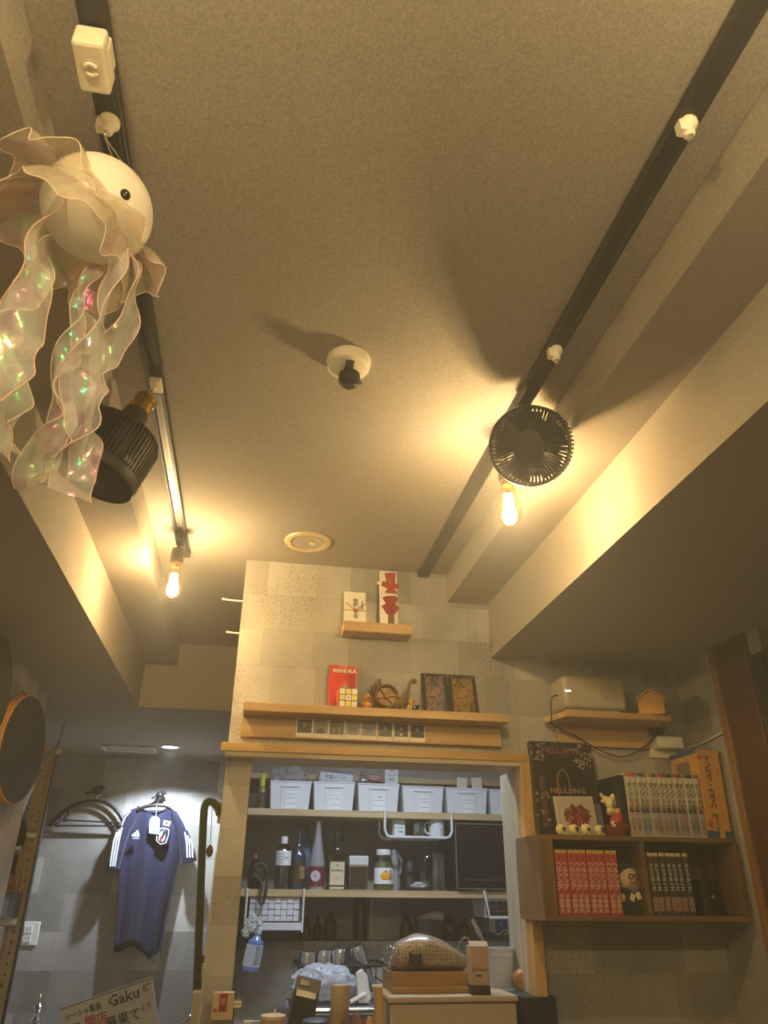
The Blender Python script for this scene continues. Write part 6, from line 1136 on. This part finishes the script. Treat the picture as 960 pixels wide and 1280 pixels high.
for px, py, sx, lb in ((121, 988, 1, 'black bird shaped wall hook above the empty hanger'), (200, 994, .75, 'black bird shaped wall hook above the football shirt')):
    c = PY(px, py, 5.0); t = thing('bird_hook', lb, 'wall hook', c); BM = M('bird_black', (32, 29, 28), .5)
    m = MB(); m.ball((0, 0, 0), .032*sx, .020, .022, 16, 10); m.xf(0, Matrix.Rotation(.35, 4, 'Y')); obj('body', m, BM, t, smooth=True)
    m = MB(); m.ball((.026*sx, -.006, .014), .015, .014, .014, 12, 8); obj('head', m, BM, t, smooth=True); m = MB(); m.cyl((.036*sx, -.008, .014), (.056*sx, -.010, .008), .005, .0008, 8); obj('beak', m, BM, t)
    m = MB(); m.hexa([(-.02, -.004, .0), (-.02, .006, .0), (-.018, .006, -.012), (-.018, -.004, -.012)], [(-.066*sx, -.003, -.016), (-.066*sx, .005, -.016), (-.062*sx, .005, -.026), (-.062*sx, -.003, -.026)]); obj('tail', m, BM, t)
    obj('leg_hook', MB().tube([(.004, .0, -.018), (.0, -.01, -.036), (.006, -.026, -.042), (.014, -.030, -.034)], .0028, 6), BM, t, smooth=True); obj('mount', MB().cyl((0, .005, 0), (0, .052, -.002), .010), BM, t)
# outlet plate on the far wall
a = PY(24, 1152, 5.04); b_ = PY(48, 1182, 5.04); t = thing('wall_outlet', 'white double outlet plate on the far wall beside the rack', 'outlet', (a.x, 5.04, b_.z)); W, H = b_.x-a.x-.012, a.z-b_.z; obj('plate', MB().box(0, W, 0, .012, 0, H), WHT, t, bevel=.003)
for v in (.30, .68):
    m = MB(); x0, x1, zc_ = W*.33, W*.68, H*v; sl = (W*.42, W*.56)
    m.box(x0, x1, -.006, .001, zc_+.008, zc_+.017); m.box(x0, x1, -.006, .001, zc_-.017, zc_-.008)
    for q0, q1 in ((x0, sl[0]), (sl[0]+.005, sl[1]), (sl[1]+.005, x1)): m.box(q0, q1, -.006, .001, zc_-.008, zc_+.008)
    obj('socket', m, WHT, t)
# congratulation board on a stand
a, b_ = PY(75, 1262, 4.30), PY(190, 1222, 4.30); ang = math.atan2(b_.z-a.z, b_.x-a.x); W = (b_-a).length; H = .215
t = thing('congratulation_sign', 'tilted cream congratulation board with black and red brush writing', 'sign', a); t.rotation_euler = (0, -ang, 0)
obj('board', MB().box(0, W, 0, .012, -H, 0), M('board_cream', (214, 206, 186), .6, var=.05), t, bevel=.001); obj('edge', MB().box(-.002, W+.002, -.002, .014, -.004, .004), M('board_edge', (150, 140, 116), .6), t)
for nm, bd, sz, mt, x, z_, xs in (('lettering', 'シーシャ喫茶', .034, INK, .098, -.042, .80), ('lettering', 'Gaku', .068, INK, .282, -.040, 1.0), ('lettering', '様', .040, INKR, .390, -.036, 1.0), ('lettering', '祝', .062, INKR, .052, -.105, 1.0), ('lettering', '開店', .056, INKR, .150, -.094, .9), ('lettering', '最果て', .058, INK, .268, -.128, .9), ('lettering', 'より', .034, INKR, .375, -.108, .85)):
    text(bd, sz, mt, t, (x*W/.42, -.0010, z_), xs=xs, bold=.0006)
p = PY(150, 1270, 4.33); tag(obj('sign_stand', MB((p.x, 4.33, 0)).box(p.x-.02, p.x+.02, 4.313, 4.34, 0, .96).box(p.x-.12, p.x+.12, 4.28, 4.38, 0, .02), M('stand_wood', (70, 56, 42), .6)), 'dark wooden post stand carrying the congratulation board', 'stand')
# hookah stem
c = PY(47, 1265, 4.5); t = thing('hookah', 'chrome hookah stem with a tray, on a low stool', 'hookah', (c.x, 4.5, .40)); z = lambda py: PY(47, py, 4.5).z-.40
m = MB(); zt = z(1242); m.lathe(0, 0, [(.012, .30), (.012, zt-.16), (.020, zt-.150), (.012, zt-.135), (.024, zt-.118), (.026, zt-.106), (.012, zt-.090), (.010, zt-.078), (.022, zt-.062), (.022, zt-.050), (.009, zt-.038), (.008, zt-.022), (.013, zt-.018), (.010, zt)], 20); obj('stem', m, CHROME, t, smooth=.5)
m = MB(); m.lathe(0, 0, [(.012, zt-.165), (.066, zt-.160), (.072, zt-.152), (.064, zt-.154), (.012, zt-.158)], 30, cap=False); obj('tray', m, CHROME, t, smooth=.5); m = MB(); m.lathe(0, 0, [(.0, 0), (.075, 0), (.085, .05), (.05, .18), (.025, .26), (.028, .31), (.02, .31)], 28, cap=False); obj('glass_base', m, clear('hookah_glass', (150, 160, 170), .2, .05), t, smooth=.6)
tag(obj('low_stool', MB((c.x, 4.5, 0)).box(c.x-.15, c.x+.15, 4.36, 4.64, .36, .40).box(c.x-.14, c.x-.10, 4.38, 4.42, 0, .36).box(c.x+.10, c.x+.14, 4.38, 4.42, 0, .36).box(c.x-.14, c.x-.10, 4.58, 4.62, 0, .36).box(c.x+.10, c.x+.14, 4.58, 4.62, 0, .36), wood('stool_wood', (110, 82, 54), (84, 60, 38), 0)), 'low wooden stool under the chrome hookah', 'stool')
# hoses hung beside the partition
t = thing('hose_bracket', 'thin brass bracket on the partition holding the hoses', 'bracket', (-.075, 2.86, 1.722)); o = t.location
obj('arm', MB(o).tube([(-.076, 2.86, 1.722), (-.128, 2.86, 1.722), (-.134, 2.86, 1.732)], .004, 8), BRASS, t, smooth=True)
for nm, lb, pts, r, mt in (('hookah_hose', 'dark green velvet hookah hose looped over the brass bracket', ((275, 1018), (270, 1006), (262, 1002), (256, 1008), (254, 1030), (252, 1080), (250, 1130), (248, 1180), (246, 1230), (243, 1285)), .0135, M('hose_green', (46, 62, 30), .9, var=.3, scale=60, sheen=.5)), ('hookah_hose', 'black hookah hose hanging between the green hose and the partition', ((277, 1003), (280, 1020), (276, 1060), (270, 1110), (263, 1170), (258, 1230), (254, 1285)), .0125, M('hose_black', (24, 22, 22), .8, sheen=.3))):
    P_ = [PY(x, y, 2.86 if mt.name == 'hose_green' else 2.90) for x, y in pts]; P_.append(P_[-1]+Vector((-.01, 0, -.5))); q = thing(nm, lb, 'hose', P_[0]); obj('hose', MB(P_[0]).tube(smoothline(P_, 6), r, 12), mt, q, smooth=True)
    m = MB(P_[0]); m.cyl(P_[0], P_[0]+Vector((.0, 0, -.03)), r*.6, r*.5, 10); obj('mouthpiece', m, STEEL if mt.name != 'hose_green' else M('cork', (176, 140, 96), .7), q)
t = thing('white_hook_strip', 'thin white cable strip along the partition edge', 'cable strip', (-.082, 2.6, 1.1)); obj('strip', MB((-.082, 2.6, 1.1)).box(-.088, -.080, 2.60, 2.61, 1.05, 1.55), WHT, t, bevel=.001); obj('clip', MB((-.082, 2.6, 1.1)).box(-.092, -.078, 2.598, 2.612, 1.24, 1.255), WHT, t, bevel=.001)
c = PY(262, 1064, 2.95); t = obj('cork_plug', MB(c).ball(c, .012, .012, .020, 14, 10), M('cork', (176, 140, 96)), smooth=True); t.location = c; t.data.transform(Matrix.Identity(4)); tag(t, 'round cork plug hanging beside the green hose', 'cork plug')
obj('string', MB(c).tube([c+Vector((0, 0, .018)), Vector((-.125, 2.87, 1.722))], .0012, 5), M('thread_pale'), t)
# red card, cream box and chrome arch by the partition foot
a = PY(239, 1262, 3.6); t = thing('red_card', 'red and white card standing behind the green hose', 'card', (a.x, 3.6, .90)); obj('card', MB().box(0, .075, 0, .004, 0, .31), M('card_red', (140, 36, 40), .5), t)
text('祝', .05, INKW, t, (.04, -.001, .24))
tag(obj('side_table', MB((a.x-.1, 3.5, 0)).box(a.x-.16, -.09, 3.45, 3.9, .86, .90).box(a.x-.15, a.x-.12, 3.47, 3.50, 0, .86).box(-.125, -.095, 3.47, 3.50, 0, .86).box(a.x-.15, a.x-.12, 3.85, 3.88, 0, .86).box(-.125, -.095, 3.85, 3.88, 0, .86), wood('table_wood', (120, 92, 60), (92, 66, 40), 0)), 'small wooden side table against the partition', 'table')
t = thing('chrome_kettle', 'chrome kettle handle and body standing on the side table', 'kettle', (PY(243, 1262, 3.55).x, 3.56, .90)); m = MB(); m.lathe(0, 0, [(.05, 0), (.055, .02), (.045, .06), (.02, .07), (0, .075)], 24); obj('body', m, CHROME, t, smooth=.6); obj('handle', MB().tube(arc((0, 0, .05), .055, .2, PI-.2, 10), .009, 8), CHROME, t, smooth=True)
a, b_ = PY(241, 1240, 2.75), PY(257, 1240, 2.75); t = thing('cream_box', 'cream box on a bracket behind the fruit card', 'box', (a.x, 2.75, a.z-.12)); obj('box', MB().box(0, b_.x-a.x, 0, .06, 0, .12), M('box_cream', (206, 194, 166), .6), t, bevel=.003); obj('bracket', MB().box(0, -.076-a.x, .02, .04, -.01, 0), STEEL, t); 
# ------------------------------------------------------------------ rack beyond the end of the left wall
RW = wood('rack_wood', (176, 158, 130), (150, 130, 100), 2, 8, .5); X_, Y_ = -.925, 3.9
o = Vector((X_, Y_, 0)); t = thing('slotted_rack', 'pale wooden rack upright with peg holes and a black edge', 'rack', o)
# the front upright is pierced by real peg holes: two strips joined by bars
m = MB(o); m.box(X_-.075, X_-.0345, Y_, Y_+.03, 0, 2.02); m.box(X_-.0255, X_-.006, Y_, Y_+.03, 0, 2.02); zz_ = [0]+[q for k in range(24) for q in (.9955+k*.04, 1.0045+k*.04)]+[2.02]
for k in range(0, len(zz_), 2): m.box(X_-.0345, X_-.0255, Y_, Y_+.03, zz_[k], zz_[k+1])
m.box(X_-.036, X_-.024, Y_+.024, Y_+.0305, .9, 2.0)
obj('upright', m, RW, t); obj('edge_strip', MB(o).box(X_-.006, X_, Y_-.002, Y_+.032, 0, 2.02), BLKM, t); obj('upright', MB(o).box(X_-.64, X_-.58, Y_, Y_+.03, 0, 2.02), RW, t, bevel=.001)
for z_, d_, f_ in ((1.957, .25, .10), (1.60, .25, 0), (1.42, .28, 0), (1.28, .28, 0), (1.10, .28, .16)):
    obj('wire_shelf', MB(o).tube([(X_-.58, Y_-.01, z_), (X_-.08, Y_-.01, z_)], .004, 6), STEEL, t); obj('shelf_board', MB(o).box(X_-.58, X_-.076, Y_+.005, Y_+d_, z_-.012, z_-.002), RW, t)
    if f_: obj('shelf_lip', MB(o).box(X_-.58, X_-.03, Y_-f_, Y_+.001, z_-.012, z_-.002), RW, t)
def rackbox(name, lb, cat, x0, x1, z0, z1, y0, y1, mt, bev=.003):
    return tag(obj(name, MB((X_+x0, Y_+y0, z0)).box(X_+x0, X_+x1, Y_+y0, Y_+y1, z0, z1), mt, bevel=bev), lb, cat)
rackbox('wooden_tray', 'brown wooden tray on the rack above the clear plastic tray', 'tray', -.30, -.04, 1.43, 1.50, -.08, -.01, wood('tray_wood', (150, 110, 66), (120, 84, 48), 0))
rackbox('clear_tray', 'clear plastic tray on the rack', 'tray', -.24, -.02, 1.335, 1.43, -.12, -.015, clear('tray_clear', (220, 224, 230), .3, .1))
for k, z_ in enumerate((1.10, 1.205)):
    q = thing('drawer_unit', 'white plastic drawer unit on the rack, '+('stacked on top of another' if k else 'carrying another one'), 'drawer unit', (X_-.30, Y_-.148, z_)); obj('body', MB().box(0, .24, .004, .13, 0, .098), M('drawer_white', (214, 216, 220), .45), q, bevel=.003); obj('front', MB().box(.006, .234, -.004, .005, .008, .088), M('drawer_front', (204, 208, 214), .4), q, bevel=.002); obj('pull', MB().box(.08, .16, -.010, -.003, .066, .074), M('drawer_white'), q, bevel=.002)
for k, (z0, lb) in enumerate(((1.66, 'thin white tube on the rack, lower one'), (1.319, 'white rod on the rack beside the clear tray'))):
    tag(obj('white_tube', MB((X_-.2, Y_-.03, z0)).cyl((X_-.20, Y_-(.011 if k == 0 else .06), z0+(.02 if k == 0 else 0)), (X_-.02, Y_-(.010 if k == 0 else .03), z0), .011 if k == 0 else .0155, .011 if k == 0 else .0155, 12), WHT, smooth=.6), lb, 'tube')
tag(obj('white_canister', MB((X_-.09, Y_-.05, 1.80)).cyl((X_-.17, Y_+.065, 1.625), (X_-.105, Y_+.065, 1.93), .028, .026, 16), M('canister_white', (216, 220, 228), .35), smooth=.6), 'leaning white canister near the rack top', 'canister')
tag(obj('steel_cup', MB((X_-.06, Y_-.05, 1.965)).lathe(X_-.075, Y_-.05, [(.032, 1.955), (.036, 1.96), (.036, 2.02), (.032, 2.022)], 20), CHROME, smooth=.5), 'small steel cup near the rack top', 'cup')
tag(obj('wooden_plate', MB((X_-.08, Y_-.04, 2.03)).lathe(X_-.08, Y_-.05, [(.02, 2.022), (.05, 2.03), (.054, 2.045), (.02, 2.05)], 22), wood('plate_wood', (206, 158, 84), (180, 128, 60), 0), smooth=.6), 'tan wooden dish lying on the steel cup', 'dish')
tag(obj('dark_cloth', MB((X_-.15, Y_-.02, 1.62)).prism([(X_-.16, Y_-.035, 1.84), (X_-.06, Y_-.035, 1.70), (X_-.055, Y_-.035, 1.62), (X_-.17, Y_-.035, 1.60)], (0, .018, 0)), M('cloth_dark', (34, 32, 32), .9), bevel=.006), 'black folded cloth hanging on the rack', 'cloth')
tag(obj('brown_board', MB((X_-.2, Y_+.1, 1.48)).box(X_-.40, X_-.06, Y_+.10, Y_+.115, 1.42, 1.585), M('board_brown', (86, 56, 40), .6)), 'dark brown board standing at the rack back', 'board')
tag(obj('glass_rod', MB((X_-.01, Y_, 2.02)).cyl((X_-.012, Y_+.01, 2.02), (X_+.01, Y_-.02, 2.17), .006, .004, 8), clear('rod_glass', (220, 220, 225), .4, .08), smooth=.6), 'slim glass rod standing on top of the rack upright', 'rod')
tag(obj('wooden_bead', MB((X_+.002, Y_-.012, 2.03)).ball((X_+.004, Y_-.014, 2.035), .018, .018, .02, 14, 10), M('bead_cream', (206, 180, 140), .5), smooth=True), 'pale wooden bead at the foot of the glass rod', 'bead')
bpy.data.objects['wooden_bead'].data.materials
# round drums on the left wall
def disc(Y, Z, lb):
    t = thing('frame_drum', lb, 'frame drum', (-.850, Y, Z)); t.rotation_euler = (0, 0, -.13); R = .188
    q = Matrix.Rotation(PI/2, 4, 'Y'); m = MB(); m.lathe(0, 0, [(R, -.004), (R*1.01, -.002), (R*1.01, .026), (R*.985, .028)], 56, cap=False); m.xf(0, q); obj('wooden_rim', m, wood('rim_wood', (206, 150, 72), (176, 120, 52), 1), t, smooth=.6)
    m = MB(); m.lathe(0, 0, [(0, .026), (R*.9, .028), (R*.985, .0285), (R*1.0, .022)], 56, cap=False); m.xf(0, q); obj('black_skin', m, M('drum_black', (40, 36, 36), .55), t, smooth=.6); m = MB(); m.lathe(0, 0, [(0, -.002), (R, -.002)], 56, cap=False); m.xf(0, q); obj('back_skin', m, M('drum_black'), t)
    obj('hanger', MB().tube([(-.0, 0, R), (-.028, 0, R+.02)], .003, 6), BLKM, t)
disc(2.97, 1.90, 'black round frame drum with tan wooden rim at the end of the left wall'); disc(2.42, 1.99, 'black round frame drum with tan wooden rim, farther from the wall end')

flush_texts()
